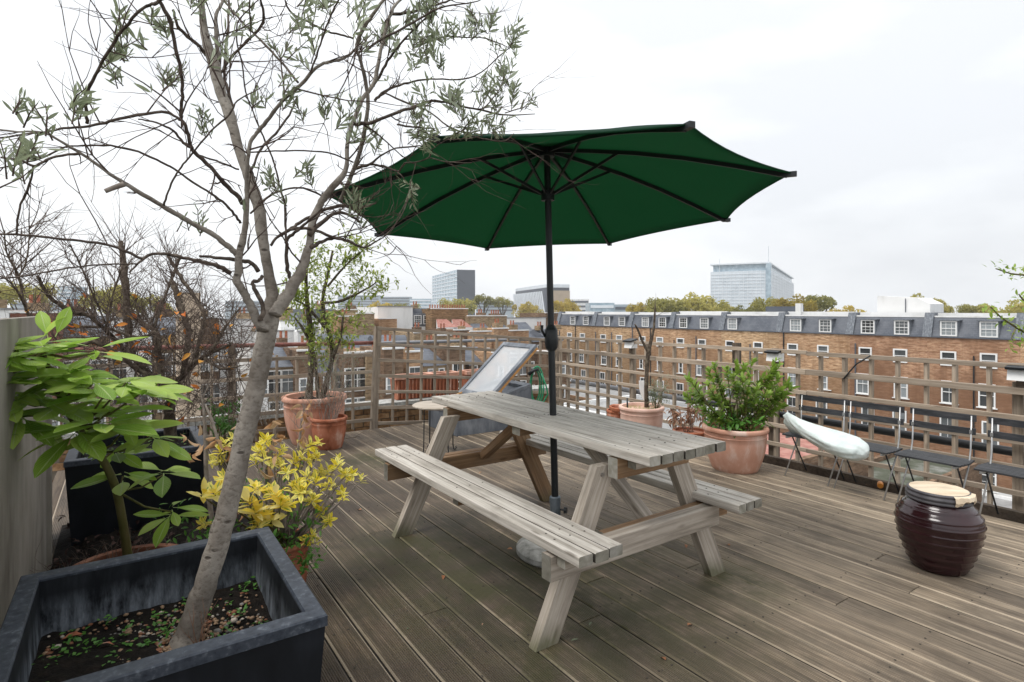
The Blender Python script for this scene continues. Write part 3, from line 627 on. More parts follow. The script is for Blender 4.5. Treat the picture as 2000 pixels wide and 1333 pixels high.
# ------------------------------------------------------------------ planters, wall
def planter(name, label, fr, br, bl, z, soil_z, lw=.052):
    """fr, br, bl: outer rim corners (world xy) front right, back right, back left"""
    o = thing(name, label, 'planter', (0, 0, 0))
    fr, br, bl = Vector(fr), Vector(br), Vector(bl); fl = bl + fr - br
    c = (fr + bl) / 2; cs = [fr, br, bl, fl]
    def ring(k, zz): return [Vector((c.x + (p.x - c.x) * k, c.y + (p.y - c.y) * k, zz)) for p in cs]
    half = (fr - br).length / 2; ki = 1 - lw / half
    mb = MB(); a = ring(.90, 0); b = ring(.992, z - .004); vs = a + b
    mb.add(vs, [(i, i + 4, (i + 1) % 4 + 4, (i + 1) % 4) for i in range(4)] + [(0, 1, 2, 3)]); mb.obj('outer_wall', M_planter, o)
    mb = MB(); b = ring(ki, z - .012); a = ring(ki * .975, soil_z - .05)
    mb.add(a + b, [((i + 1) % 4, (i + 1) % 4 + 4, i + 4, i) for i in range(4)]); mb.obj('inner_wall', M_lime, o)
    mb = MB()
    r0 = ring(1, z - .03); r1 = ring(1, z - .004); r2 = ring(.99, z); r3 = ring(ki + .012, z); r4 = ring(ki, z - .006); r5 = ring(ki, z - .02)
    rr = [r0, r1, r2, r3, r4, r5]
    mb.add([p for r in rr for p in r], [(4 * k + i, 4 * k + 4 + i, 4 * k + 4 + (i + 1) % 4, 4 * k + (i + 1) % 4) for k in range(5) for i in range(4)])
    mb.obj('rim', M_rim, o)
    # soil, gently uneven
    mb = MB(); q = ring(ki * .985, soil_z); n = 22; vs = []
    for i in range(n + 1):
        for j in range(n + 1):
            u, w = i / n, j / n
            p = (q[0] * (1 - u) + q[1] * u) * (1 - w) + (q[3] * (1 - u) + q[2] * u) * w
            p.z = soil_z + R.uniform(-.006, .006) + .012 * math.sin(5 * u + 2) * math.cos(4 * w); vs.append(p)
    mb.add(vs, [(i * (n + 1) + j, i * (n + 1) + j + 1, (i + 1) * (n + 1) + j + 1, (i + 1) * (n + 1) + j) for i in range(n) for j in range(n)])
    mb.obj('soil', M_soil, o, True)
    return o, q, c
ZP = .50
P1, Q1, C1 = planter('square_planter', 'large square black planter with worn grey rim, holding the olive tree', FL(640, 1200, ZP), FL(525, 1028, ZP), FL(40, 1125, ZP), ZP, .335)
P2, Q2, C2 = planter('square_planter', 'square black planter behind the broad-leaved plant, holding the bare shrub', FL(408, 870, ZP), FL(385, 832, ZP), FL(384, 832, ZP) + (FL(125, 903, ZP) - FL(408, 870, ZP)), ZP, .44)
wl = MB(); wl.box(-3.66, -.95, -.36, -.312, -.05, 1.272); wl.box(-3.735, -3.663, -.37, -.295, -.05, 1.02); wl.box(-4.25, -3.74, -.42, -.37, -.05, .78)
o = wl.obj('screen_wall', M_concrete); o.rotation_euler = (0, 0, ROT); tag(o, 'weathered grey board wall with vertical stains at the left edge', 'wall')

# pebbles, weeds in the olive planter
def ico(r, sx, sy, sz):
    t = (1 + 5 ** .5) / 2; v = [(-1, t, 0), (1, t, 0), (-1, -t, 0), (1, -t, 0), (0, -1, t), (0, 1, t), (0, -1, -t), (0, 1, -t), (t, 0, -1), (t, 0, 1), (-t, 0, -1), (-t, 0, 1)]
    f = [(0, 11, 5), (0, 5, 1), (0, 1, 7), (0, 7, 10), (0, 10, 11), (1, 5, 9), (5, 11, 4), (11, 10, 2), (10, 7, 6), (7, 1, 8), (3, 9, 4), (3, 4, 2), (3, 2, 6), (3, 6, 8), (3, 8, 9), (4, 9, 5), (2, 4, 11), (6, 2, 10), (8, 6, 7), (9, 8, 1)]
    k = r / 1.9; return [Vector((a * k * sx, b * k * sy, c * k * sz)) for a, b, c in v], f
M_peb = [plain('pebble_tan', (.27, .175, .105), .7), plain('pebble_pale', (.46, .40, .33), .7), plain('pebble_rust', (.22, .09, .045), .7), plain('pebble_grey', (.20, .185, .17), .7)]
mb = MB()
def soilpt(u, w): return (Q1[0] * (1 - u) + Q1[1] * u) * (1 - w) + (Q1[3] * (1 - u) + Q1[2] * u) * w
for k in range(2600):
    u, w = R.random(), R.random()
    if R.random() < .9: u = R.gauss(.42, .22); w = R.gauss(.58, .26)
    if not (0 <= u <= 1 and 0 <= w <= 1): continue
    p = soilpt(.03 + .94 * u, .03 + .94 * w); r = R.choice((.003, .0035, .004, .0045, .005, .006, .0075)); r = r if R.random() > .03 else .012; vs, fs = ico(r, R.uniform(.8, 1.4), R.uniform(.7, 1.1), R.uniform(.5, .8))
    M = Matrix.Translation(p + Vector((0, 0, .002))) @ Matrix.Rotation(R.uniform(0, 6.3), 4, 'Z') @ Matrix.Rotation(R.uniform(-.4, .4), 4, 'X')
    mb.cur = R.choices((0, 1, 2, 3), (5, 1.6, 3, 2))[0]; mb.add([M @ v for v in vs], fs)
tag(mb.obj('pebbles', M_peb, P1, True), kind='stuff')

# ------------------------------------------------------------------ leaf shapes
def leaf_tpl(L, Wd, nseg=5, fold=.25, droop=.2, p=.9, peak=.5, petiole=0):
    vs = []; fs = []; uv = []
    for i in range(nseg + 1):
        t = i / nseg; tt = t ** (math.log(.5) / math.log(peak)); w = Wd / 2 * max(.02, math.sin(math.pi * min(1, max(0, tt)))) ** p
        x = petiole + L * t; z = -droop * L * t * t
        vs += [Vector((x, -w, z + fold * w)), Vector((x, 0, z)), Vector((x, w, z + fold * w))]
    for i in range(nseg):
        a = 3 * i; t0, t1 = i / nseg, (i + 1) / nseg
        fs += [(a, a + 3, a + 4, a + 1), (a + 1, a + 4, a + 5, a + 2)]
        uv += [((t0, 0), (t1, 0), (t1, .5), (t0, .5)), ((t0, .5), (t1, .5), (t1, 1), (t0, 1))]
    if petiole:
        b = len(vs); q = petiole * .06 + .0008
        vs += [Vector((0, -q, 0)), Vector((0, q, 0)), Vector((petiole, q, 0)), Vector((petiole, -q, 0))]; fs.append((b, b + 1, b + 2, b + 3)); uv.append(((0, .5),) * 4)
    return vs, fs, uv
def tpl_mesh(name, tpl, mat, smooth=True):
    mb = MB(); mb.leaf(tpl, Matrix.Identity(4)); return mb.mesh(name, mat, smooth)
def smoothpts(pts, n=3):
    out = []
    P = [pts[0]] + list(pts) + [pts[-1]]
    for i in range(1, len(P) - 2):
        for k in range(n):
            t = k / n; out.append(tuple(.5 * (2 * P[i][j] + (P[i + 1][j] - P[i - 1][j]) * t + (2 * P[i - 1][j] - 5 * P[i][j] + 4 * P[i + 1][j] - P[i + 2][j]) * t * t + (3 * P[i][j] - P[i - 1][j] - 3 * P[i + 1][j] + P[i + 2][j]) * t ** 3) for j in range(len(pts[0]))))
    out.append(tuple(pts[-1])); return out
def rvec(): 
    v = Vector((R.gauss(0, 1), R.gauss(0, 1), R.gauss(0, 1))); return v.normalized()
def twig(mb, p, di, L, r, depth=0, curl=.3, up=.1, ends=None, seg=4, kids=2):
    pts = [p.copy()]; d = di.normalized(); n = 5
    for i in range(n):
        d = (d + rvec() * curl * .5 + UP * up * .3).normalized(); p = p + d * (L / n); pts.append(p.copy())
    mb.tube(pts, [r * (1 - .75 * i / n) for i in range(n + 1)], seg, False)
    if ends is not None: ends.append((pts[-1], d, pts))
    if depth > 0:
        for k in range(kids):
            i = R.randint(1, n - 1); nd = (d + rvec() * .9).normalized()
            twig(mb, pts[i], nd, L * R.uniform(.35, .65), r * .6, depth - 1, curl, up, ends, seg, kids)

# ------------------------------------------------------------------ olive tree
OT = thing('olive_tree', 'sparse grey-barked olive tree leaning out of the black planter in front', 'tree', PX(362, 1262, 1.70))
OTM = Matrix.Translation(-Vector(OT.location))
def branch(name, pts, Y0, Y1, mat, parent, off, seg=8, jit=.0, n=3, thin=1, wob=0):
    """pts: (x, y, width px) in photo units, depth runs from Y0 to Y1"""
    L = [0]
    for a, b in zip(pts, pts[1:]): L.append(L[-1] + math.hypot(b[0] - a[0], b[1] - a[1]))
    full = [(p[0], p[1], p[2], Y0 + (Y1 - Y0) * l / L[-1]) for p, l in zip(pts, L)]
    full = smoothpts(full, n)
    P3 = [PX(a, b, Y) for a, b, w, Y in full]; rs = [max(.0012, w / 2 / FPX * Y) * thin * (1 + R.uniform(-jit, jit)) for a, b, w, Y in full]
    if wob: P3 = [p + rvec() * r * wob for p, r in zip(P3, rs)]
    mb = MB(); mb.tube([p - off for p in P3], rs, seg); o = mb.obj(name, mat, parent, True)
    return P3, rs
oo = Vector(OT.location)
allb = []
t1 = branch('trunk', [(358, 1275, 88), (366, 1245, 66), (388, 1180, 56), (412, 1110, 54), (440, 1010, 51), (466, 900, 48), (490, 800, 46), (508, 720, 46), (521, 655, 48), (528, 615, 46), (532, 580, 31), (524, 530, 25), (517, 490, 24), (511, 449, 27), (504, 400, 28), (486, 346, 25), (467, 292, 23), (447, 220, 27), (431, 180, 26), (418, 126, 28), (406, 90, 24), (398, 54, 18), (393, 0, 14), (390, -60, 10), (380, -130, 7)], 1.66, 1.85, M_barkolive, OT, oo, 14, .05, 4, .77, .07)
BR = [
 ([(535, 615, 34), (552, 591, 36), (571, 559, 32), (590, 525, 27), (600, 496, 22), (606, 468, 21), (612, 430, 20), (622, 405, 19), (637, 382, 19), (664, 350, 17), (677, 324, 12), (678, 283, 11), (688, 243, 11), (708, 194, 11), (729, 167, 11), (737, 131, 10), (746, 90, 9), (757, 45, 9), (764, 27, 9), (771, 11, 8), (791, -10, 6), (810, -50, 4)], 1.72, 1.95, 1),
 ([(514, 645, 30), (506, 631, 26), (491, 601, 23), (476, 572, 21), (463, 548, 21), (466, 525, 19), (466, 502, 19), (476, 464, 17), (480, 436, 15), (482, 382, 13), (482, 346, 11), (484, 310, 10), (489, 279, 10), (502, 260, 10), (520, 238, 10), (547, 203, 10), (565, 185, 10), (592, 162, 9), (608, 142, 9), (628, 126, 8), (646, 121, 8), (670, 115, 7), (688, 103, 6), (697, 90, 5)], 1.68, 1.5, 1),
 ([(464, 500, 18), (459, 493, 17), (438, 476, 15), (412, 456, 14), (376, 438, 13), (340, 416, 13), (306, 396, 12), (252, 364, 12), (216, 341, 9), (180, 315, 8), (153, 297, 8), (126, 281, 7), (90, 261, 6), (60, 257, 5), (36, 258, 5), (0, 254, 5), (-40, 248, 4)], 1.64, 1.25, 1),
 ([(506, 531, 12), (485, 512, 11), (457, 508, 10), (420, 503, 8), (388, 501, 6)], 1.68, 1.6, 0),
 ([(451, 533, 13), (428, 521, 11), (400, 512, 10), (378, 508, 9), (336, 499, 9), (304, 495, 8), (277, 508, 7), (252, 533, 5)], 1.66, 1.5, 0),
 ([(277, 506, 7), (231, 485, 7), (189, 475, 7), (126, 468, 6), (63, 461, 6), (0, 457, 5), (-50, 455, 4)], 1.5, 1.3, 0),
 ([(267, 516, 4), (210, 517, 4), (147, 522, 4), (84, 533, 4), (42, 540, 4), (0, 545, 4)], 1.5, 1.4, 0),
 ([(171, 243, 9), (167, 207, 8), (171, 176, 8), (189, 140, 7), (207, 108, 8), (225, 79, 8), (247, 52, 8), (270, 25, 8), (292, 11, 8), (310, 2, 9), (330, -25, 8)], 1.3, 1.1, 0),
 ([(473, 398, 12), (466, 387, 11), (439, 360, 11), (412, 328, 10), (380, 296, 10), (372, 283, 9), (363, 247, 9), (353, 228, 9), (356, 190, 8), (353, 140, 8), (341, 81, 9), (330, 36, 10), (310, 2, 9), (290, -40, 6)], 1.68, 1.35, 0),
 ([(351, 236, 7), (342, 228, 7), (317, 219, 8), (252, 228, 8), (216, 237, 8), (173, 247, 7), (126, 251, 6), (90, 258, 5), (36, 264, 5), (-10, 272, 5)], 1.42, 1.25, 0),
 ([(376, 292, 7), (358, 279, 7), (338, 256, 6), (306, 240, 5), (270, 233, 4)], 1.55, 1.45, 0),
 ([(470, 436, 7), (457, 418, 7), (441, 400, 7), (412, 378, 6), (376, 357, 6), (340, 330, 6), (315, 317, 6), (270, 297, 6), (216, 285, 6), (162, 285, 5), (126, 288, 5), (80, 310, 5), (30, 322, 4), (-10, 330, 4)], 1.66, 1.35, 0),
 ([(153, 301, 7), (110, 306, 6), (85, 316, 6), (66, 324, 7), (40, 314, 5), (0, 307, 5)], 1.3, 1.2, 0),
 ([(66, 324, 5), (60, 350, 5), (50, 380, 6), (40, 400, 5), (34, 430, 5), (33, 457, 5)], 1.25, 1.3, 0),
 ([(320, 402, 6), (328, 375, 5), (342, 345, 5), (358, 321, 5), (376, 301, 5), (412, 256, 5), (448, 224, 5), (464, 197, 4), (495, 180, 3), (520, 165, 2)], 1.5, 1.35, 0),
 ([(466, 332, 5), (439, 321, 5), (403, 308, 5), (380, 300, 4)], 1.75, 1.6, 0),
 ([(559, 470, 6), (558, 450, 6), (556, 400, 6), (545, 360, 5), (538, 328, 5), (529, 301, 5), (509, 256, 5), (495, 221, 4), (480, 180, 4), (473, 126, 4), (464, 90, 4), (464, 45, 4), (489, 15, 3), (505, 0, 3)], 1.75, 1.6, 0),
 ([(489, 418, 5), (520, 387, 6), (556, 371, 5), (592, 368, 5), (637, 386, 5)], 1.7, 1.85, 0),
 ([(484, 298, 4), (556, 295, 4), (628, 297, 4), (660, 305, 4), (690, 318, 4)], 1.6, 1.8, 0),
 ([(489, 337, 6), (497, 319, 6), (511, 290, 6), (538, 261, 6), (565, 225, 5), (580, 190, 4)], 1.6, 1.75, 0),
 ([(583, 162, 6), (547, 119, 6), (520, 90, 6), (495, 65, 5), (466, 36, 5), (446, 11, 4), (430, -10, 4)], 1.55, 1.7, 0),
 ([(556, 182, 5), (552, 150, 5), (549, 126, 4), (545, 100, 3)], 1.55, 1.6, 0),
 ([(434, 142, 7), (452, 112, 7), (477, 85, 7), (502, 61, 7), (515, 36, 7), (509, 0, 6), (505, -30, 5)], 1.8, 1.6, 0),
 ([(493, 63, 5), (488, 30, 5), (488, -10, 4)], 1.65, 1.6, 0),
 ([(607, 142, 5), (618, 110, 5), (628, 79, 5), (646, 31, 5), (661, 0, 5), (670, -30, 4)], 1.52, 1.4, 0),
 ([(690, 76, 5), (673, 70, 5), (637, 61, 5), (601, 43, 5), (570, 27, 5), (556, 0, 4)], 1.8, 1.7, 0),
 ([(402, 110, 9), (385, 86, 9), (360, 66, 9), (346, 48, 8), (338, 20, 7)], 1.82, 1.7, 0),
 ([(428, 120, 12), (424, 90, 12), (422, 63, 11), (423, 27, 9), (434, 5, 8), (440, -30, 6)], 1.84, 1.95, 1),
 ([(455, 212, 11), (447, 180, 9), (438, 152, 8), (440, 120, 7), (443, 80, 7), (446, 40, 6), (447, 0, 6)], 1.82, 2.0, 0),
 ([(664, 394, 13), (678, 364, 12), (692, 328, 12), (707, 283, 12), (714, 240, 11), (719, 198, 10), (712, 150, 10), (704, 117, 9), (697, 98, 9), (700, 78, 11), (713, 50, 11), (733, 22, 9), (752, -5, 8), (770, -40, 6)], 1.9, 1.65, 1),
 ([(549, 460, 8), (570, 446, 8), (592, 432, 8), (628, 414, 8), (664, 402, 9), (700, 407, 7), (735, 397, 4)], 1.76, 1.95, 0),
 ([(606, 460, 14), (614, 447, 12), (637, 427, 10), (657, 416, 9), (682, 421, 7), (703, 433, 6)], 1.76, 1.85, 0),
 ([(606, 485, 14), (614, 480, 12), (628, 472, 10), (653, 466, 9), (681, 472, 8), (710, 483, 6), (735, 472, 4), (757, 456, 3), (786, 418, 3), (797, 387, 2.5)], 1.76, 1.95, 0),
 ([(529, 481, 7), (544, 462, 7), (571, 448, 8), (605, 447, 8), (647, 462, 7), (675, 470, 6)], 1.72, 1.8, 0),
 ([(573, 556, 11), (567, 545, 10), (561, 521, 10), (559, 477, 9), (562, 466, 10), (582, 449, 8), (605, 430, 7), (630, 408, 5)], 1.75, 1.7, 0),
 ([(508, 626, 14), (514, 605, 12), (500, 570, 11), (494, 552, 10), (505, 548, 9), (513, 540, 9)], 1.66, 1.68, 0),
 ([(691, 243, 10), (726, 240, 9), (762, 225, 8), (816, 207, 8), (843, 198, 7), (870, 200, 6), (906, 209, 5), (942, 216, 5), (987, 225, 4), (1045, 223, 2)], 1.68, 1.85, 0),
 ([(732, 196, 7), (751, 180, 7), (780, 167, 6), (816, 158, 5), (852, 155, 4), (906, 155, 4), (942, 140, 3), (978, 108, 3), (1000, 90, 2)], 1.9, 2.05, 0),
 ([(751, 182, 4), (798, 202, 5), (834, 216, 4), (876, 247, 4), (921, 265, 3), (948, 272, 3), (984, 276, 3), (1004, 261, 2)], 1.9, 1.75, 0),
 ([(763, 28, 8), (790, 26, 8), (816, 20, 7), (843, 12, 6), (870, 4, 5), (900, -8, 4)], 1.95, 1.9, 0),
 ([(712, 100, 6), (744, 77, 6), (780, 59, 6), (816, 40, 5), (843, 22, 5), (870, 13, 4), (924, 5, 3), (950, -5, 2)], 1.66, 1.75, 0),
 ([(729, 170, 8), (744, 144, 8), (762, 112, 7), (791, 77, 6), (816, 50, 5), (834, 34, 4)], 1.92, 1.8, 0),
 ([(791, 77, 4), (830, 78, 4), (874, 72, 4), (915, 74, 3), (942, 74, 3), (978, 86, 2.5), (995, 95, 2)], 1.85, 1.95, 0),
 ([(915, 74, 3), (925, 60, 3), (930, 48, 2.5), (945, 52, 2)], 1.9, 1.95, 0),
 ([(942, 216, 3.5), (960, 195, 3.5), (975, 175, 3), (985, 150, 2.5)], 1.78, 1.85, 0),
 ([(987, 221, 3), (1010, 214, 3), (1030, 208, 2)], 1.8, 1.9, 0),
 ([(775, 243, 5), (800, 248, 5), (826, 250, 4), (850, 252, 3)], 1.7, 1.7, 0),
 ([(696, 327, 10), (723, 321, 7), (741, 306, 5), (768, 292, 4), (786, 288, 4), (826, 285, 3)], 1.9, 1.7, 0),
 ([(723, 321, 6), (750, 326, 6), (777, 335, 5), (784, 328, 4), (791, 319, 4), (813, 317, 4), (838, 308, 4), (842, 295, 3), (858, 282, 3), (883, 267, 2)], 1.88, 1.65, 0),
 ([(838, 308, 3), (876, 317, 2.5), (921, 319, 2)], 1.68, 1.6, 0),
 ([(777, 337, 5), (786, 345, 3), (790, 352, 2)], 1.8, 1.8, 0),
]
bpts = []
for pts, a, b, big in BR:
    P3, rs = branch('branch', pts, a, b, M_barkolive if big else M_barkbranch, OT, oo, 9 if big else 6, .08, 4, .72 if big else .76, .18 if big else .4)
    bpts.append((P3, rs))
# pruned stub with a pale cut end
branch('branch', [(243, 360, 11), (225, 366, 10), (205, 374, 9)], 1.4, 1.38, M_greystem, OT, oo, 8)
tw = MB(); ends = []
for P3, rs in bpts + [(t1[0][30:], t1[1][30:])]:
    L = sum((q - p).length for p, q in zip(P3, P3[1:])); n = int(L * 15)
    for k in range(n):
        i = R.randint(2, len(P3) - 2); t = (P3[i + 1] - P3[i - 1]).normalized()
        d = (t * .6 + rvec() + UP * .12).normalized(); d.y *= .6
        if P3[i].z < 1.5 and R.random() < .6: continue
        twig(tw, P3[i] - oo, d, R.choice((.04, .06, .1, .15, .2, .28, .34)), min(.0028, max(.0013, rs[i] * .5)), 1, .5, .12, ends, 4, 3)
OLT = [leaf_tpl(.050, .0098, 4, .15, .08, .75), leaf_tpl(.042, .0088, 4, .25, .03, .75), leaf_tpl(.056, .0105, 5, .1, .12, .75), leaf_tpl(.034, .0085, 4, .2, -.1, .75)]
OLM = [tpl_mesh('olive_leaf', t, M_olive) for t in OLT]
nleaf = [0]; rest = MB(); leafjobs = []
CL = [(45, 215, 1.0, 9, 1.5), (85, 222, 1.05, 7, 1.4), (160, 208, 1.15, 7, 1.4), (150, 195, 1.2, 4, 1.3), (55, 300, 1.1, 9, 1.3), (15, 300, 1.1, 5, 1.3), (45, 340, 1.15, 7, 1.2), (30, 300, 1.2, 5, 1.2), (240, 40, 1.25, 5, 1.5), (265, 70, 1.3, 6, 1.3), (225, 85, 1.5, 9, 1.1), (222, 135, 1.5, 12, 1.0), (235, 105, 1.5, 9, 1.0), (310, 40, 1.55, 9, 1.0), (318, 70, 1.5, 6, 1.0), (335, 155, 1.55, 9, .9), (322, 150, 1.55, 5, .9), (398, 235, 1.6, 10, .9), (405, 225, 1.6, 6, .9), (360, 135, 1.6, 4, .9), (432, 108, 1.65, 6, 1.2), (460, 10, 1.7, 10, 1.1), (385, 10, 1.75, 8, 1.0), (508, 195, 1.5, 11, 1.0), (555, 190, 1.5, 7, .9), (562, 160, 1.5, 4, 1.0), (575, 215, 1.55, 6, .9), (580, 60, 1.45, 7, 1.5), (592, 110, 1.45, 5, 1.4), (610, 75, 1.5, 5, 1.2), (620, 15, 1.45, 8, 1.4), (590, 10, 1.6, 6, 1.2), (640, 212, 1.6, 12, .95), (662, 200, 1.6, 7, .95), (540, 95, 1.6, 4, .9), (594, 335, 1.7, 9, 1.05), (513, 342, 1.6, 7, 1.0), (530, 362, 1.6, 8, .95), (545, 375, 1.65, 5, .9), (386, 432, 1.55, 7, .8), (360, 445, 1.5, 5, .8), (690, 235, 1.7, 11, 1.1), (700, 260, 1.75, 8, 1.0), (732, 255, 1.8, 7, .9), (738, 290, 1.8, 5, .9), (690, 390, 1.85, 10, 1.0), (700, 378, 1.9, 7, 1.0), (700, 415, 1.85, 6, .9), (705, 425, 1.9, 6, .8), (796, 380, 1.95, 6, 1.0), (797, 372, 1.95, 4, 1.0), (703, 20, 1.6, 6, 1.6), (715, 40, 1.7, 4, 1.5), (720, 85, 1.8, 7, 1.0), (745, 70, 1.9, 8, .9), (765, 65, 1.9, 8, 1.0), (775, 95, 1.9, 6, 1.0), (800, 35, 1.85, 12, .9), (830, 20, 1.8, 12, .9), (850, 12, 1.8, 8, .9), (815, 70, 1.85, 12, 1.0), (832, 85, 1.8, 14, 1.0), (845, 60, 1.8, 9, 1.0), (860, 75, 1.8, 8, .9), (820, 100, 1.85, 9, 1.0), (810, 115, 1.85, 6, 1.0), (850, 95, 1.8, 7, 1.0), (875, 60, 1.85, 5, 1.0), (840, 5, 1.9, 9, 1.0), (920, 35, 1.9, 8, .95), (930, 45, 1.95, 8, .95), (955, 40, 1.95, 7, 1.0), (900, 52, 1.9, 3, .9), (938, 70, 1.95, 6, .8), (1000, 68, 2.0, 14, .95), (1010, 85, 2.0, 7, .9), (968, 97, 2.0, 3, .8), (985, 125, 1.9, 13, 1.0), (990, 150, 1.88, 12, 1.0), (975, 170, 1.85, 9, 1.0), (948, 180, 1.85, 12, 1.0), (940, 165, 1.85, 6, 1.0), (965, 205, 1.82, 12, .95), (1000, 185, 1.85, 6, .9), (1032, 198, 1.9, 10, .8), (870, 192, 1.8, 12, 1.0), (885, 185, 1.8, 8, 1.0), (835, 190, 1.8, 6, 1.0), (895, 205, 1.8, 9, 1.0), (905, 220, 1.8, 10, .9), (900, 245, 1.75, 13, 1.0), (925, 240, 1.75, 9, 1.0), (830, 228, 1.75, 11, 1.0), (825, 255, 1.72, 14, 1.0), (845, 262, 1.7, 9, .9), (818, 270, 1.72, 9, .9), (830, 280, 1.7, 6, .9), (885, 268, 1.72, 6, .9), (958, 235, 1.8, 9, 1.0), (985, 240, 1.8, 7, .9), (805, 215, 1.8, 5, 1.0), (910, 262, 1.72, 6, .9), (640, 5, 1.5, 6, 1.4), (480, 60, 1.6, 4, 1.0), (855, 130, 1.9, 4, .8)]
for x, y, Y, n, sc in CL:
    c = PX(x, y, Y + R.uniform(-.06, .06))
    for q in range(2 if n < 8 else 3):
        ax = (UP * .9 + rvec() * .7).normalized()
        if y > 225 and 780 < x < 1000: ax = (rvec() + Vector((.3, 0, .05))).normalized()
        k_ = min(sc, 1.3) * Y / 1.75; SLn = R.uniform(.05, .10) * k_; b0 = c + rvec() * .018 * k_ - ax * SLn * .5
        tw.tube([b0 - oo, b0 + ax * SLn * .6 + rvec() * .004 - oo, b0 + ax * SLn - oo], [.0016, .0012, .0008], 4, False)
        npair = R.randint(4, 7); o1 = ax.orthogonal().normalized(); o2 = ax.cross(o1)
        for k in range(npair):
            f = (k + .4) / npair; an = k * 1.57 + R.uniform(-.4, .4)
            for h_ in (0, math.pi):
                if R.random() < .12: continue
                rd = o1 * math.cos(an + h_) + o2 * math.sin(an + h_); d = (rd * R.uniform(.45, .8) + ax * R.uniform(.6, .95) + rvec() * .12).normalized()
                leafjobs.append((0, frame_from(d, rvec(), b0 + ax * SLn * f - oo) @ Matrix.Scale(k_ * R.uniform(.58, .95) * (1.08 - .35 * f), 4)))
for p, d, pts in ends:
    w = p + oo
    if R.random() < .03 and w.z > 1.6 and w.x < -.1:
        for k in range(R.randint(2, 5)):
            leafjobs.append((0, frame_from((d + rvec() * .8), rvec(), p) @ Matrix.Scale(R.uniform(.6, .9), 4)))
R.shuffle(leafjobs); leafjobs.sort(key=lambda j: -j[1].to_scale()[0])
for i, (pr, M) in enumerate(leafjobs):
    k = R.randint(0, 3)
    if i < 290: inst('leaf', OLM[k], OT, M)
    else: rest.leaf(OLT[k], M)
if rest.v: tag(rest.obj('leaves', M_olive, OT, True), kind='stuff')
print('olive leaves', len(leafjobs)); tag(tw.obj('twigs', M_twig, OT, True), kind='stuff')
# weeds and dry stalks in the planter
wd = MB(); WT = leaf_tpl(.012, .008, 2, .2, .1)
for cl in range(46):
    u, w = R.random() * .9 + .05, R.random() * .9 + .05; c = soilpt(u, w)
    for k in range(R.randint(5, 16)):
        p = c + Vector((R.gauss(0, .02), R.gauss(0, .02), R.uniform(.004, .022))); wd.leaf(WT, frame_from(Vector((R.gauss(0, 1), R.gauss(0, 1), .25)), UP + rvec() * .4, p) @ Matrix.Scale(R.uniform(.8, 1.7), 4))
tag(wd.obj('weeds', M_grn, P1, True), kind='stuff')
sd = MB(); e2 = []
for bx, by, Y in ((250, 1170, 1.9), (262, 1165, 1.9), (385, 1270, 1.6), (395, 1262, 1.58)):
    for k in range(3): twig(sd, PX(bx, by, Y), UP + rvec() * .35, R.uniform(.06, .13), .0015, 1, .3, .2, e2, 4, 3)
tag(sd.obj('dry_stalks', M_dead, P1, True), kind='stuff')
lf = tpl_mesh('fallen_leaf', leaf_tpl(.05, .014, 4, .15, .05), M_olive); lf2 = tpl_mesh('terracotta_shard', leaf_tpl(.05, .028, 3, .6, .0), M_terra2)
for x, y, m_, lb in ((545, 1225 - 0, lf, None), (215, 1300, lf, None), (285, 1195 + 25, lf, None), (160, 1295, lf, None)):
    pass
for x, y, lb in ((185, 1268, 'longer rust red terracotta shard on the pebbles under the olive tree'), (120, 1250, 'short rust red terracotta shard on the soil by the planter wall')):
    o = bpy.data.objects.new('terracotta_shard', lf2); link(o); o.matrix_world = frame_from(Vector((1, R.uniform(-.6, .6), .1)), UP, FL(x, y, .34)); tag(o, lb, 'shard', 'shards in the olive planter')

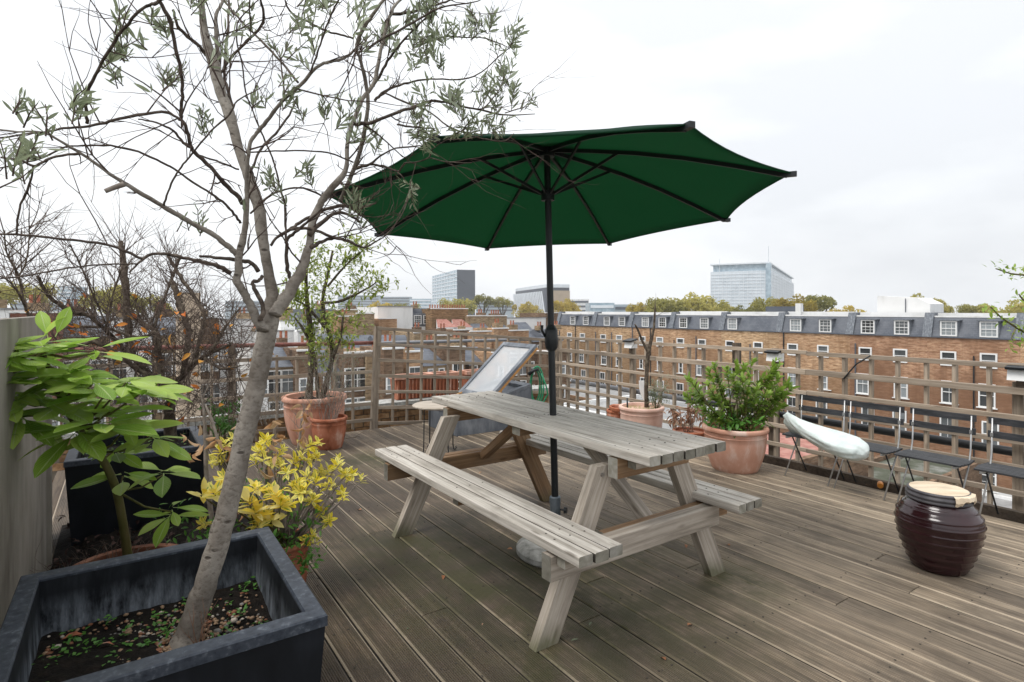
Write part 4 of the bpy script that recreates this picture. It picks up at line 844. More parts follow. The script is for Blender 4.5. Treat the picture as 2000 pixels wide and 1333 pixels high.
# ------------------------------------------------------------------ bare shrub in the second planter
BS = thing('bare_shrub', 'tangled bare shrub with red-brown twigs and a few orange leaves', 'shrub', PX(336, 850, 3.5)); bo = Vector(BS.location)
SB = [
 ([(336, 858, 30), (334, 820, 27), (332, 777, 24), (322, 750, 20), (300, 735, 16), (273, 724, 13), (220, 685, 11), (180, 668, 9)], 3.5, 3.2),
 ([(333, 780, 18), (345, 750, 16), (367, 724, 13), (388, 703, 11), (420, 687, 9), (455, 670, 6)], 3.5, 3.4),
 ([(320, 752, 16), (310, 700, 15), (304, 648, 14), (283, 636, 12), (262, 619, 11), (240, 600, 9)], 3.5, 3.7),
 ([(258, 700, 15), (250, 640, 16), (246, 577, 17), (241, 524, 17), (237, 472, 12)], 3.6, 3.7),
 ([(290, 730, 12), (230, 670, 11), (176, 619, 10), (136, 608, 10), (94, 577, 9), (73, 539, 8)], 3.5, 3.1),
 ([(360, 728, 15), (366, 680, 15), (367, 640, 14), (352, 600, 13), (346, 577, 13), (336, 550, 12)], 3.5, 3.8),
 ([(380, 706, 12), (399, 619, 10), (388, 594, 9), (357, 548, 9), (340, 520, 8), (327, 497, 8)], 3.5, 3.9),
 ([(180, 668, 9), (120, 680, 8), (69, 650, 7), (52, 608, 6), (36, 541, 5), (13, 493, 4), (9, 451, 3)], 3.2, 2.8),
 ([(52, 608, 6), (40, 580, 5), (20, 552, 4), (0, 540, 3)], 2.9, 2.7),
 ([(36, 541, 4), (50, 515, 4), (56, 480, 3), (57, 440, 3)], 2.8, 2.8),
 ([(206, 632, 5), (178, 567, 4), (155, 514, 4), (136, 478, 3)], 3.3, 3.2),
 ([(206, 640, 5), (216, 600, 5), (223, 567, 4), (240, 520, 3)], 3.3, 3.3),
 ([(300, 640, 8), (330, 560, 7), (352, 500, 6)], 3.6, 3.9),
 ([(304, 648, 10), (270, 660, 8), (200, 640, 6), (130, 640, 6)], 3.4, 3.3),
 ([(410, 690, 9), (440, 640, 6), (470, 600, 4)], 3.4, 3.5),
 ([(400, 700, 9), (430, 720, 6), (470, 715, 4)], 3.4, 3.2),
]
sbp = []
for pts, a, b in SB: sbp.append(branch('limb', pts, a, b, M_barkdark, BS, bo, 8, .18, 4, .78, .3))
tw = MB(); sends = []
for P3, rs in sbp:
    L = sum((q - p).length for p, q in zip(P3, P3[1:])); n = int(L * 46)
    for k in range(n):
        i = R.randint(2, len(P3) - 2); t = (P3[i + 1] - P3[i - 1]).normalized()
        d = (t * .3 + rvec() * .8 + UP * .55).normalized()
        twig(tw, P3[i] - bo, d, R.uniform(.12, .42), R.uniform(.0016, .0034), 1, .32, .08, sends, 4, 3)
for k in range(800):   # fine low thicket
    x, y = R.uniform(60, 480), R.uniform(600, 820); p = PX(x, y, R.uniform(3.2, 3.8)) - bo
    twig(tw, p, rvec() + UP * .4, R.uniform(.15, .35), .0022, 1, .4, .0, sends, 4, 2)
tag(tw.obj('twigs', M_redtwig, BS, True), kind='stuff')
ORT = leaf_tpl(.055, .024, 4, .3, .25); ORM = [tpl_mesh('orange_leaf', ORT, M_orange), tpl_mesh('orange_leaf', leaf_tpl(.045, .02, 4, .5, .45), M_orange)]
for k in range(105):
    p, d, pts = R.choice(sends); w = p + bo
    if w.z > 1.32 and R.random() < .9: continue
    inst('leaf', R.choice(ORM), BS, frame_from(d + rvec(), rvec(), R.choice(pts)) @ Matrix.Scale(R.uniform(.7, 1.25), 4))
for x, y in ((250, 633), (335, 652), (215, 668), (275, 668), (372, 690), (395, 705), (270, 690), (210, 690), (362, 770), (390, 760), (345, 615), (318, 615), (360, 612), (150, 650)):
    inst('leaf', R.choice(ORM), BS, frame_from(rvec(), rvec() + UP, PX(x, y, R.uniform(3.0, 3.3)) - bo) @ Matrix.Scale(R.uniform(1., 1.5), 4))
wd = MB()
for k in range(160):
    u, w = R.random(), R.random(); c = (Q2[0] * (1 - u) + Q2[1] * u) * (1 - w) + (Q2[3] * (1 - u) + Q2[2] * u) * w
    wd.leaf(WT, frame_from(Vector((R.gauss(0, 1), R.gauss(0, 1), .3)), UP + rvec() * .4, c + Vector((0, 0, R.uniform(.005, .03)))) @ Matrix.Scale(R.uniform(1, 1.8), 4))
tag(wd.obj('weeds', M_grn, P2, True), kind='stuff')

# ------------------------------------------------------------------ terracotta pots
def pot(name, label, loc, r, h, rb, mat, group=None, band=True, soil=.05, smat=None):
    o = thing(name, label, 'plant pot', loc, R.uniform(0, 6), group); t = r * .075
    mb = MB(); rw = r * .93
    pr = [(rb * .96, 0), (rb, h * .02)]
    for k in range(1, 8):
        q = k / 8; pr.append((rb + (rw - rb) * (math.sin(q * math.pi / 2) ** .9), h * (.02 + .74 * q)))
    pr += [(rw, h * .775), (rw * 1.012, h * .785), (rw * 1.015, h * .80), (rw * .995, h * .81), (rw * 1.005, h * .89)] if band else [(rw, h * .86)]
    mb.lathe(pr, 48); mb.obj('body', mat, o, True, 45)
    mb = MB(); mb.lathe([(rw * 1.0, h * .885), (r * .99, h * .90), (r, h * .925), (r, h * .965), (r * .985, h * .99), (r * .95, h), (r - 2 * t, h * .99), (r - 2.2 * t, h * .9), (r - 2.6 * t, h * .7)], 48); mb.obj('rim', mat, o, True, 60)
    mb = MB(); n = 28; vs = [Vector((0, 0, h - soil))]
    for rr in (.35, .7, 1):
        for k in range(n): a = 2 * math.pi * k / n; vs.append(Vector((rr * (r - 2.1 * t) * math.cos(a), rr * (r - 2.1 * t) * math.sin(a), h - soil + R.uniform(-.006, .008))))
    fs = [(0, 1 + k, 1 + (k + 1) % n) for k in range(n)] + [(1 + q * n + k, 1 + q * n + n + k, 1 + q * n + n + (k + 1) % n, 1 + q * n + (k + 1) % n) for q in (0, 1) for k in range(n)]
    mb.add(vs, fs); mb.obj('soil', smat or M_soil, o, True)
    return o
def fcen(x, y, z): return FL(x, y, z)
pA = Vector((1.835, 4.70, 0)); pot('terracotta_pot', 'large terracotta pot under the bright green bush by the table end', pA, .258, .355, .178, M_terra)
pB = Vector((1.30, 5.74, 0)); pot('terracotta_pot', 'pale pink terracotta pot holding the bare sapling', pB, .225, .345, .16, M_terra3)
pC = Vector((1.09, 5.95, 0)); pot('terracotta_pot', 'small rust red pot stack squeezed left of the pale pink pot', pC, .105, .27, .08, M_terra2)
mb = MB(); mb.lathe([(.09, .27), (.105, .275), (.108, .285), (.108, .305), (.1, .31), (.085, .30), (.08, .25)], 32); o = mb.obj('terracotta_pot', M_terra2, None, True, 50); o.location = pC + Vector((.012, -.01, 0)); o.rotation_euler = (.08, .05, 0)
tag(o, 'empty rust red pot nested on top of the small rust red pot', 'plant pot')
pD = Vector((1.64, 5.27, 0)); pot('terracotta_pot', 'low rust brown pot with a withered brown plant', pD, .155, .20, .12, M_terra2)
pE = Vector((-1.955, 5.66, 0)); pot('terracotta_pot', 'big orange terracotta pot with the tall leafy shrub by the back trellis', pE, .308, .465, .21, M_terra)
pF = Vector((-1.735, 5.42, 0)); pot('terracotta_pot', 'rust red terracotta pot standing in front of the big orange pot', pF, .17, .295, .118, M_terra2)
pG = Vector((-1.60, 2.38, 0)); pot('terracotta_bowl', 'wide dark terracotta bowl between the two black planters', pG, .245, .235, .18, M_bowl, None, False)
pH = Vector((-1.07, 2.66, 0)); pot('terracotta_pot', 'terracotta pot half hidden under the yellow shrub', pH, .13, .24, .1, M_terra2)

# big broad-leaved plant
MG = thing('broad_leaved_plant', 'plant with big glossy light green leaves in front of the board wall', 'plant', pG + Vector((0, 0, .185))); mo = Vector(MG.location)
branch('stem', [(250, 1090, 17), (245, 1055, 16), (238, 1010, 15), (228, 960, 15), (210, 915, 14), (190, 885, 13), (150, 832, 12), (120, 785, 9), (95, 720, 8), (84, 685, 6)], 2.3, 2.05, M_greenstem, MG, mo, 8)
WH = [(84, 676, 2.05, 11, 1.0, 0), (30, 700, 1.95, 6, 1.0, 0), (55, 735, 2.0, 9, 1.1, 0), (112, 722, 2.05, 8, 1.0, 0), (150, 735, 2.1, 8, 1.0, 0), (180, 752, 2.05, 9, .95, 0), (246, 748, 2.1, 9, 1.0, 0), (120, 790, 2.1, 6, 1.0, 0), (148, 838, 2.1, 8, 1.1, -.3), (196, 824, 2.05, 10, .95, -.1), (215, 805, 2.15, 6, .95, 0), (245, 835, 2.15, 6, .9, -.4), (298, 856, 2.2, 9, .85, -.2), (225, 880, 2.2, 5, .8, -.5), (320, 927, 2.3, 6, .85, -.2), (240, 930, 2.25, 4, .9, -.4), (335, 1000, 2.3, 6, .7, -.3), (15, 780, 2.0, 7, 1.0, -.8), (40, 815, 2.05, 6, 1.0, -1.0), (0, 735, 1.95, 8, 1.1, 0), (-10, 690, 1.95, 6, 1.0, 0), (60, 770, 2.05, 7, 1.0, -.2), (205, 770, 2.1, 8, 1.0, 0), (280, 765, 2.15, 6, .9, 0), (185, 690, 2.15, 5, 1.0, 0)]
for x, y, Y, n, sc, dr in WH[1:]:
    c = PX(x, y, Y); j = min(((PX(a, b, q), (a, b, q)) for a, b, q in ((84, 690, 2.05), (120, 785, 2.1), (150, 832, 2.1), (190, 885, 2.15), (228, 960, 2.22))), key=lambda t: (t[0] - c).length)[0]
    mid = j.lerp(c, .5) - UP * .02; mb = MB(); mb.tube([j - mo, mid - mo, c - mo], [.005, .004, .003], 6); mb.obj('stem', M_greenstem, MG, True)
MGT = [leaf_tpl(.145, .056, 7, .22, .10, .75, .56, .02), leaf_tpl(.125, .052, 7, .14, .2, .75, .56, .02), leaf_tpl(.150, .056, 7, .3, .0, .75, .56, .02), leaf_tpl(.10, .044, 6, .3, .12, .75, .56, .015), leaf_tpl(.115, .05, 7, -.12, .14, .75, .56, .02), leaf_tpl(.14, .05, 7, .42, -.1, .7, .5, .02)]
MGM = [tpl_mesh('broad_leaf', t, M_mag) for t in MGT]
for x, y, Y, n, sc, dr in WH:
    c = PX(x, y, Y); a0 = R.uniform(0, 6.28)
    n += 2
    for k in range(n):
        a = a0 + k * 2 * math.pi / n + R.uniform(-.25, .25); el = R.uniform(-.34, .24) + dr * .55
        d = Vector((math.cos(a) * math.cos(el), math.sin(a) * math.cos(el), math.sin(el)))
        inst('leaf', R.choice(MGM), MG, frame_from(d, UP + rvec() * .25 + Vector((.1, -.28, 0)), c + d * .006 + UP * R.uniform(-.02, .02) - mo) @ Matrix.Scale(sc * R.uniform(.88, 1.36), 4))
for k in range(3):
    c = PX(80 + k * 14, 664 - 3 * k, 2.05); inst('leaf', MGM[3], MG, frame_from(Vector((R.uniform(-.5, .9), .2, 1)), rvec(), c - mo))
# reddish undergrowth in the bowl
ug = MB(); ue = []
for k in range(260):
    a = R.uniform(0, 6.28); r = R.uniform(0, .34); p = pG + Vector((r * math.cos(a), r * math.sin(a), .18)); twig(ug, p, UP + rvec() * .9, R.uniform(.05, .16), .0016, 1, .4, 0, ue, 3, 2)
UGo = ug.obj('undergrowth', M_redtwig, None, True); tag(UGo, 'dark reddish ground cover filling the terracotta bowl', 'undergrowth', kind='stuff')

mb = MB(); n = 26; vs = []  # dark litter mound added to stand in for shade behind the planters
for i in range(n + 1):
    for j in range(n + 1):
        u, w = i / n, j / n; e = min(u, 1 - u, w, 1 - w) * 5
        vs.append(W(2.28 + 2.1 * u, -.30 + .95 * w, .004 + min(1, e) * (.05 + .05 * R.random())))
mb.add(vs, [(i * (n + 1) + j, (i + 1) * (n + 1) + j, (i + 1) * (n + 1) + j + 1, i * (n + 1) + j + 1) for i in range(n) for j in range(n)])
DLT = leaf_tpl(.04, .02, 3, .6, .4)
mb.cur = 1
for k in range(420): mb.leaf(DLT, frame_from(rvec() + UP * .1, UP + rvec() * .6, W(R.uniform(2.3, 4.3), R.uniform(-.28, .6), R.uniform(.06, .12))))
tag(mb.obj('shade_fill', [M_soil, leafmat('shade_fill_leaf', [(.02, .012, .01), (.05, .025, .02), (.10, .05, .035)], .8, .1)]), 'added dark litter standing in for shade between the planters and the board wall', 'shade fill', kind='stuff')
# ------------------------------------------------------------------ yellow variegated shrub
YS = thing('yellow_shrub', 'yellow and green variegated shrub with some withered brown tips', 'shrub', pH + Vector((0, 0, .2))); yo = Vector(YS.location)
YR = [(395, 970, 2.45, 1.25, 1), (420, 968, 2.4, 1.2, 1), (437, 945, 2.5, 1.2, 1), (445, 960, 2.5, 1.1, 1), (398, 1028, 2.45, .7, 1), (498, 958, 2.45, 1.1, 1), (488, 985, 2.4, 1.3, 1), (500, 1003, 2.4, 1.3, 1), (540, 972, 2.4, 1.35, 1), (548, 990, 2.4, 1.2, 1), (530, 1018, 2.45, 1.2, 1), (505, 1028, 2.4, 1.2, 1), (565, 985, 2.5, 1.0, 0), (590, 880, 2.75, .9, 0), (605, 872, 2.75, .9, 0), (575, 905, 2.7, .9, 0), (600, 900, 2.7, .9, 0), (618, 890, 2.7, .8, 0), (560, 925, 2.6, .8, 0), (640, 925, 2.75, .9, 0), (660, 912, 2.75, .9, 0), (675, 930, 2.75, .9, 0), (688, 928, 2.75, .85, 0), (650, 950, 2.7, .9, 0), (668, 965, 2.7, .7, 0), (615, 945, 2.65, 1., 0), (595, 965, 2.55, 1.1, 0), (580, 950, 2.55, 1.1, 0), (610, 980, 2.6, 1., 0), (630, 1000, 2.65, .9, 0), (643, 1018, 2.65, .8, 0), (600, 1060, 2.6, .8, 0), (608, 1048, 2.6, .7, 0), (520, 862, 2.7, .9, 0), (512, 885, 2.7, .9, 0), (500, 905, 2.65, .9, 0), (430, 885, 2.7, .8, 0), (425, 900, 2.7, .8, 0), (440, 870, 2.75, .8, 0), (535, 905, 2.7, .8, 0), (550, 880, 2.75, .7, 0), (625, 925, 2.75, .8, 0)]
YT = [leaf_tpl(.05, .019, 4, .3, .15, .8), leaf_tpl(.042, .017, 4, .35, .25, .8)]
YM = [tpl_mesh('variegated_leaf', t, M_yel) for t in YT]; YM2 = [tpl_mesh('yellow_leaf', t, M_yel2) for t in YT]; YMg = [tpl_mesh('green_leaf', t, M_grn) for t in YT]
cnt = 0; yrest = MB()
YR = YR + [(x + R.uniform(-16, 16), y + R.uniform(-14, 16), Y + R.uniform(-.05, .1), sc * .85, 0 if R.random() < .6 else k) for x, y, Y, sc, k in YR[2:]]
for x, y, Y, sc, kind in YR:
    c = PX(x, y, Y); ax = (UP + rvec() * .6 + Vector((0, -.4, 0))).normalized(); b = pH + Vector((R.uniform(-.04, .04), R.uniform(-.04, .04), .2))
    mid = b.lerp(c, .5) + Vector((R.uniform(-.03, .03), 0, -.02)); mb = MB(); mb.tube([b - yo, mid - yo, c - yo], [.006, .005, .0025], 5); mb.obj('stem', M_greystem if kind == 0 else M_greenstem, YS, True)
    for k in range(8):
        a = k * 2.4 + R.uniform(-.3, .3); q = k / 8
        o1 = ax.orthogonal().normalized(); o2 = ax.cross(o1); rd = o1 * math.cos(a) + o2 * math.sin(a)
        d = (rd * (1.1 - .75 * q) + ax * (.15 + .8 * q)).normalized(); M = frame_from(d, ax, c + ax * .028 * q - ax * .01 - yo) @ Matrix.Scale(sc * R.uniform(.9, 1.35), 4)
        pool = YM2 if kind and R.random() < .75 else YM
        if cnt < 296: inst('leaf', R.choice(pool), YS, M)
        else: yrest.leaf(R.choice(YT), M)
        cnt += 1
if yrest.v: tag(yrest.obj('leaves', M_yel, YS, True), kind='stuff')
gb = MB()
for x, y, Y, sp in ((560, 1040, 2.5, .07), (590, 1020, 2.55, .06), (500, 1040, 2.5, .07), (460, 1000, 2.5, .06), (600, 1105, 2.5, .03), (605, 1085, 2.5, .025), (570, 1075, 2.5, .04), (510, 960, 2.6, .06), (610, 1000, 2.65, .05), (530, 930, 2.7, .05), (340, 1010, 2.35, .05), (410, 1050, 2.3, .05)):
    for k in range(38):
        gb.leaf(R.choice(YT), frame_from(rvec() + UP * .3, UP + rvec() * .5, PX(x, y, Y) + Vector((R.gauss(0, sp), R.gauss(0, sp), R.gauss(0, sp * .8))) - yo) @ Matrix.Scale(R.uniform(.45, .8), 4))
tag(gb.obj('green_leaves', M_grn, YS, True), kind='stuff')
# withered stems
WS = thing('withered_shrub', 'withered grey stems with curled brown leaves among the yellow shrub', 'shrub', pH + Vector((-.02, .06, .2))); wo_ = Vector(WS.location)
DT = [leaf_tpl(.06, .03, 4, .9, .5, .8), leaf_tpl(.05, .022, 4, 1.1, .8, .8)]; DM = [tpl_mesh('dry_leaf', t, M_dry) for t in DT]
for pts in ([(430, 1120, 9), (405, 950, 9), (402, 870, 8), (398, 800, 5), (392, 770, 3)], [(440, 1100, 8), (432, 920, 7), (420, 840, 6), (400, 790, 4)], [(510, 1080, 9), (520, 950, 9), (530, 880, 8), (540, 820, 5), (545, 790, 3)], [(560, 1060, 8), (562, 950, 7), (582, 880, 6), (590, 810, 4)], [(600, 1090, 9), (612, 1010, 7), (625, 960, 4)]):
    branch('stem', pts, 2.65, 2.75, M_greystem, WS, wo_, 6, .1)
tw = MB()
for x, y, n in ((405, 855, 8), (540, 800, 14), (520, 830, 10), (590, 830, 8), (605, 800, 8), (395, 780, 8)):
    for k in range(n): twig(tw, PX(x + R.uniform(-12, 12), y + R.uniform(-20, 20), 2.72) - wo_, UP + rvec() * .8, R.uniform(.04, .16), .0015, 1, .4, .1, None, 3, 2)
tag(tw.obj('twigs', M_greystem, WS, True), kind='stuff')
for x, y, n, sc in ((362, 872, 3, 1.2), (378, 882, 4, 1.1), (395, 860, 4, 1), (430, 868, 3, 1.), (438, 880, 3, .9), (537, 825, 4, .9), (545, 855, 4, 1.), (530, 870, 3, .9), (535, 925, 5, 1.2), (545, 900, 4, 1.), (597, 800, 5, .8), (590, 830, 5, .9), (587, 868, 4, .8), (600, 815, 4, .8), (480, 840, 3, .8), (470, 1000, 3, .8)):
    for k in range(n): inst('leaf', R.choice(DM), WS, frame_from(rvec() - UP * .5, rvec(), PX(x + R.uniform(-9, 9), y + R.uniform(-9, 9), R.uniform(2.6, 2.75)) - wo_) @ Matrix.Scale(sc * R.uniform(.7, 1.1), 4))
# small green plant behind the trunk
SG = thing('small_green_shrub', 'small bright green leafy shrub just left of the olive trunk', 'shrub', PX(440, 880, 3.6)); so = Vector(SG.location)
mb = MB(); gl = MB(); LT1 = leaf_tpl(.05, .02, 3, .3, .2)
for k in range(9):
    e = PX(440 + R.uniform(-26, 26), 815 + R.uniform(-28, 30), 3.6 + R.uniform(-.1, .1)); mb.tube([Vector((0, 0, -.3)), (e - so) * .5, e - so], [.004, .003, .002], 4)
    for j in range(26):
        gl.leaf(LT1, frame_from(rvec() + UP * .25, UP + rvec() * .4, e - so + rvec() * R.uniform(0, .07)) @ Matrix.Scale(R.uniform(.7, 1.1), 4))
mb.obj('stems', M_greenstem, SG, True); tag(gl.obj('leaves', M_grn, SG, True), kind='stuff')

# ------------------------------------------------------------------ shrubs in the other pots
def leafy(root, off, ends_pts, tpls, n, spread, sc, mat, name='leaves', up=.3):
    gl = MB()
    for e in ends_pts:
        for j in range(n): gl.leaf(R.choice(tpls), frame_from(rvec() + UP * up, UP + rvec() * .5, e - off + Vector((R.gauss(0, spread), R.gauss(0, spread), R.gauss(0, spread)))) @ Matrix.Scale(sc * R.uniform(.7, 1.15), 4))
    return tag(gl.obj(name, mat, root, True), kind='stuff')
# bright green bush
BB = thing('bay_bush', 'bright green evergreen bush filling the large terracotta pot', 'shrub', pA + Vector((0, 0, .3))); bb = Vector(BB.location)
tipsB = [(1345, 740), (1350, 765), (1365, 775), (1380, 750), (1395, 715), (1400, 735), (1385, 725), (1410, 760), (1375, 800), (1395, 805), (1400, 780), (1420, 790), (1440, 715), (1455, 715), (1450, 740), (1440, 760), (1460, 765), (1465, 735), (1430, 735), (1480, 755), (1490, 735), (1475, 780), (1500, 770), (1515, 705), (1512, 720), (1522, 715), (1518, 740), (1505, 755), (1525, 760), (1535, 755), (1545, 760), (1530, 790), (1515, 800), (1500, 800), (1480, 810), (1450, 800), (1430, 810), (1410, 815), (1530, 775), (1540, 745), (1355, 750), (1340, 775), (1420, 720), (1470, 705), (1460, 790), (1490, 790), (1505, 735)]
sb = MB(); BAY = [leaf_tpl(.068, .027, 4, .25, .15, .8), leaf_tpl(.055, .024, 4, .35, .3, .8)]
gl = MB()
for x, y in tipsB:
    e = PX(x, y, 4.70 + R.uniform(-.16, .16)); b = pA + Vector((R.uniform(-.1, .1), R.uniform(-.1, .1), .3)); md = b.lerp(e, .55) + Vector((0, 0, -.03)) + rvec() * .015
    sb.tube([b - bb, md - bb, e - bb], [.006, .0045, .0025], 5)
    ax = (e - md).normalized(); o1 = ax.orthogonal().normalized(); o2 = ax.cross(o1)
    for k in range(34):
        q = R.random(); a = k * 2.4; rdv = o1 * math.cos(a) + o2 * math.sin(a); c = md.lerp(e, .35 + .65 * q)
        gl.leaf(R.choice(BAY), frame_from((rdv * (1.05 - .6 * q) + ax * (.3 + .6 * q)), ax, c - bb) @ Matrix.Scale(R.uniform(.75, 1.2), 4))
sb.obj('stems', M_greenstem, BB, True); tag(gl.obj('leaves', M_bay, BB, True), kind='stuff')
lo = MB()
for k in range(260):
    a = R.uniform(0, 6.28); r = R.uniform(0, .25) ; p = pA + Vector((r * math.cos(a), r * math.sin(a), .31 + R.uniform(0, .12))); lo.leaf(R.choice(BAY), frame_from(rvec() + UP * .2, UP + rvec() * .5, p - bb))
tag(lo.obj('lower_leaves', M_grn, BB, True), kind='stuff')
# bare sapling and grass in the pale pot
SP = thing('bare_sapling', 'leafless young tree forking above the pale pink pot', 'tree', pB + Vector((0, 0, .29))); sp = Vector(SP.location)
branch('trunk', [(1263, 796, 9), (1262, 760, 9), (1263, 730, 8), (1266, 690, 8), (1270, 672, 7), (1277, 640, 5), (1279, 610, 3.5), (1280, 595, 2.5)], 5.74, 5.7, M_barkdark, SP, sp, 7, .1)
branch('branch', [(1265, 688, 5), (1255, 668, 4.5), (1246, 645, 4), (1240, 634, 3)], 5.73, 5.65, M_barkdark, SP, sp, 6)
tw = MB()
for x, y in ((1268, 680), (1262, 700), (1276, 640), (1280, 605), (1278, 620), (1250, 655), (1264, 720), (1268, 675), (1279, 600)):
    twig(tw, PX(x, y, 5.72) - sp, rvec() + UP * .6, R.uniform(.12, .26), .0026, 1, .25, .2, None, 4, 2)
tag(tw.obj('twigs', M_redtwig, SP, True), kind='stuff')
gr = MB()
for k in range(500):
    a = R.uniform(0, 6.28); r = .185 * math.sqrt(R.random()); p = pB + Vector((r * math.cos(a), r * math.sin(a), .295)); L = R.uniform(.02, .05); d = (UP + rvec() * .5).normalized()
    s_ = d.orthogonal().normalized() * .0022; gr.add([p - s_, p + s_, p + d * L], [(0, 1, 2)])
tag(gr.obj('grass', M_bay), 'short green grass on the soil of the pale pink pot', 'grass', kind='stuff')
mb = MB(); mb.tube([pB + Vector((-.15, -.06, .25)), pB + Vector((-.155, -.06, .43))], .008, 8); tag(mb.obj('plant_stake', M_black, None, True), 'short black stake standing in the pale pink pot', 'stake')
# white plastic sheet behind sapling
mb = MB(); pts = [(1248, 744), (1262, 744), (1264, 786), (1258, 783), (1252, 772), (1249, 760)]; c = [PX(x, y, 5.9) for x, y in pts]; back = [q + Vector((0, .012, 0)) for q in c]; n = len(c)
mb.add(c + back, [tuple(range(n)), tuple(reversed(range(n, 2 * n)))] + [(i, n + i, n + (i + 1) % n, (i + 1) % n) for i in range(n)])
tag(mb.obj('plastic_panel', M_white), 'rounded white plastic panel propped behind the bare sapling', 'panel')
# thin willowy plant right of the sapling
TP = thing('willowy_plant', 'thin pale green plant between the bare sapling and the bush', 'plant', pB + Vector((.16, .05, .29))); tpv = Vector(TP.location); mb = MB(); tips_ = []
for k in range(9):
    e = PX(1290 + R.uniform(-22, 30), 745 + R.uniform(-12, 45), 5.72); mb.tube([Vector((0, 0, 0)), (e - tpv) * .6 + Vector((0, 0, .03)), e - tpv], [.003, .002, .001], 4); tips_ += [e, e.lerp(tpv, .25), e.lerp(tpv, .45)]
mb.obj('stems', M_greenstem, TP, True); leafy(TP, tpv, tips_, [leaf_tpl(.045, .008, 3, .2, .3)], 16, .025, 1, M_wisp)
# withered plant in low pot
WP = thing('withered_plant', 'withered brown plant with curled leaves in the low pot', 'plant', pD + Vector((0, 0, .16))); wp_ = Vector(WP.location); mb = MB(); tips_ = []
for k in range(14):
    e = pD + Vector((R.uniform(-.15, .16), R.uniform(-.1, .1), R.uniform(.24, .42))); mb.tube([Vector((R.uniform(-.05, .05), 0, 0)), e - wp_], [.003, .002], 4); tips_.append(e)
mb.obj('stems', M_greystem, WP, True); leafy(WP, wp_, tips_, [leaf_tpl(.055, .02, 3, .9, .6)], 14, .03, 1, M_dead, up=-.2)
# tall mixed shrub in the big orange pot
TS = thing('leafy_shrub', 'tall thin shrub with mixed green, yellow and reddish leaves in the big orange pot', 'shrub', pE + Vector((0, 0, .4))); ts = Vector(TS.location)
TSB = [([(600, 790, 16), (605, 760, 14), (608, 700, 12), (606, 640, 11), (600, 590, 9), (598, 550, 7), (600, 510, 5)], 5.66, 5.6), ([(625, 790, 14), (640, 740, 11), (650, 690, 9), (640, 640, 8), (630, 590, 7), (640, 540, 6), (650, 490, 4)], 5.6, 5.5), ([(632, 592, 6), (660, 590, 6), (690, 578, 5), (720, 562, 3), (735, 552, 2)], 5.5, 5.4), ([(622, 780, 8), (618, 730, 7), (610, 680, 6), (590, 640, 5), (575, 620, 3)], 5.6, 5.6), ([(640, 560, 5), (665, 530, 4), (690, 505, 3), (708, 490, 2)], 5.5, 5.4), ([(635, 640, 6), (600, 600, 5), (575, 585, 3)], 5.55, 5.5), ([(650, 700, 6), (665, 660, 5), (670, 620, 4)], 5.5, 5.4)]
tsp = [branch('stem', p, a, b, M_barkdark, TS, ts, 7, .1) for p, a, b in TSB]
tips_ = []; tw = MB()
for P3, rs in tsp:
    for k in range(16):
        i = R.randint(len(P3) // 3, len(P3) - 1); es = []; twig(tw, P3[i] - ts, rvec() + UP * .3, R.uniform(.12, .3), .003, 0, .3, .2, es, 4); tips_ += [q + ts for q in es[0][2][2:]]
tag(tw.obj('twigs', M_barkdark, TS, True), kind='stuff')
leafy(TS, ts, tips_, [leaf_tpl(.055, .02, 3, .3, .2), leaf_tpl(.045, .017, 3, .3, .1)], 6, .03, 1.1, M_pho)
# wispy dry plant in the rust pot
WI = thing('wispy_plant', 'wispy grey dried plant rising from the rust red pot', 'plant', pF + Vector((0, 0, .25))); wi = Vector(WI.location); mb = MB(); es = []
for k in range(26):
    twig(mb, Vector((R.uniform(-.08, .08), R.uniform(-.05, .05), 0)), UP + Vector((R.uniform(-.3, .75), R.uniform(-.3, .3), 0)), R.uniform(.35, .85), .0032, 1, .22, .15, es, 4, 3)
tag(mb.obj('stems', M_greystem, WI, True), kind='stuff'); leafy(WI, wi, [q + wi for e in es if e[0].z > .25 for q in e[2][3:]], [leaf_tpl(.028, .007, 2, .2, .2)], 2, .02, 1, M_wisp)

# branch entering from the right edge
RB = thing('leafy_branch', 'bright green leafy sprays reaching in from the right edge', 'branch', PX(2030, 600, 2.6)); rb_ = Vector(RB.location); tips_ = []
for pts in ([(2060, 560, 5), (2010, 540, 4), (1975, 535, 3), (1945, 525, 2)], [(2060, 690, 6), (2010, 655, 5), (1985, 640, 4), (1955, 620, 3), (1935, 600, 2)], [(2050, 600, 5), (2005, 590, 4), (1990, 575, 2)], [(1985, 640, 3), (1975, 665, 2), (1990, 675, 2)]):
    P3, rs = branch('stem', pts, 2.7, 2.5, M_greenstem, RB, rb_, 6); tips_ += P3[4:]
leafy(RB, rb_, tips_, [leaf_tpl(.03, .013, 3, .3, .2), leaf_tpl(.024, .011, 3, .3, .1)], 6, .016, 1, M_bay)

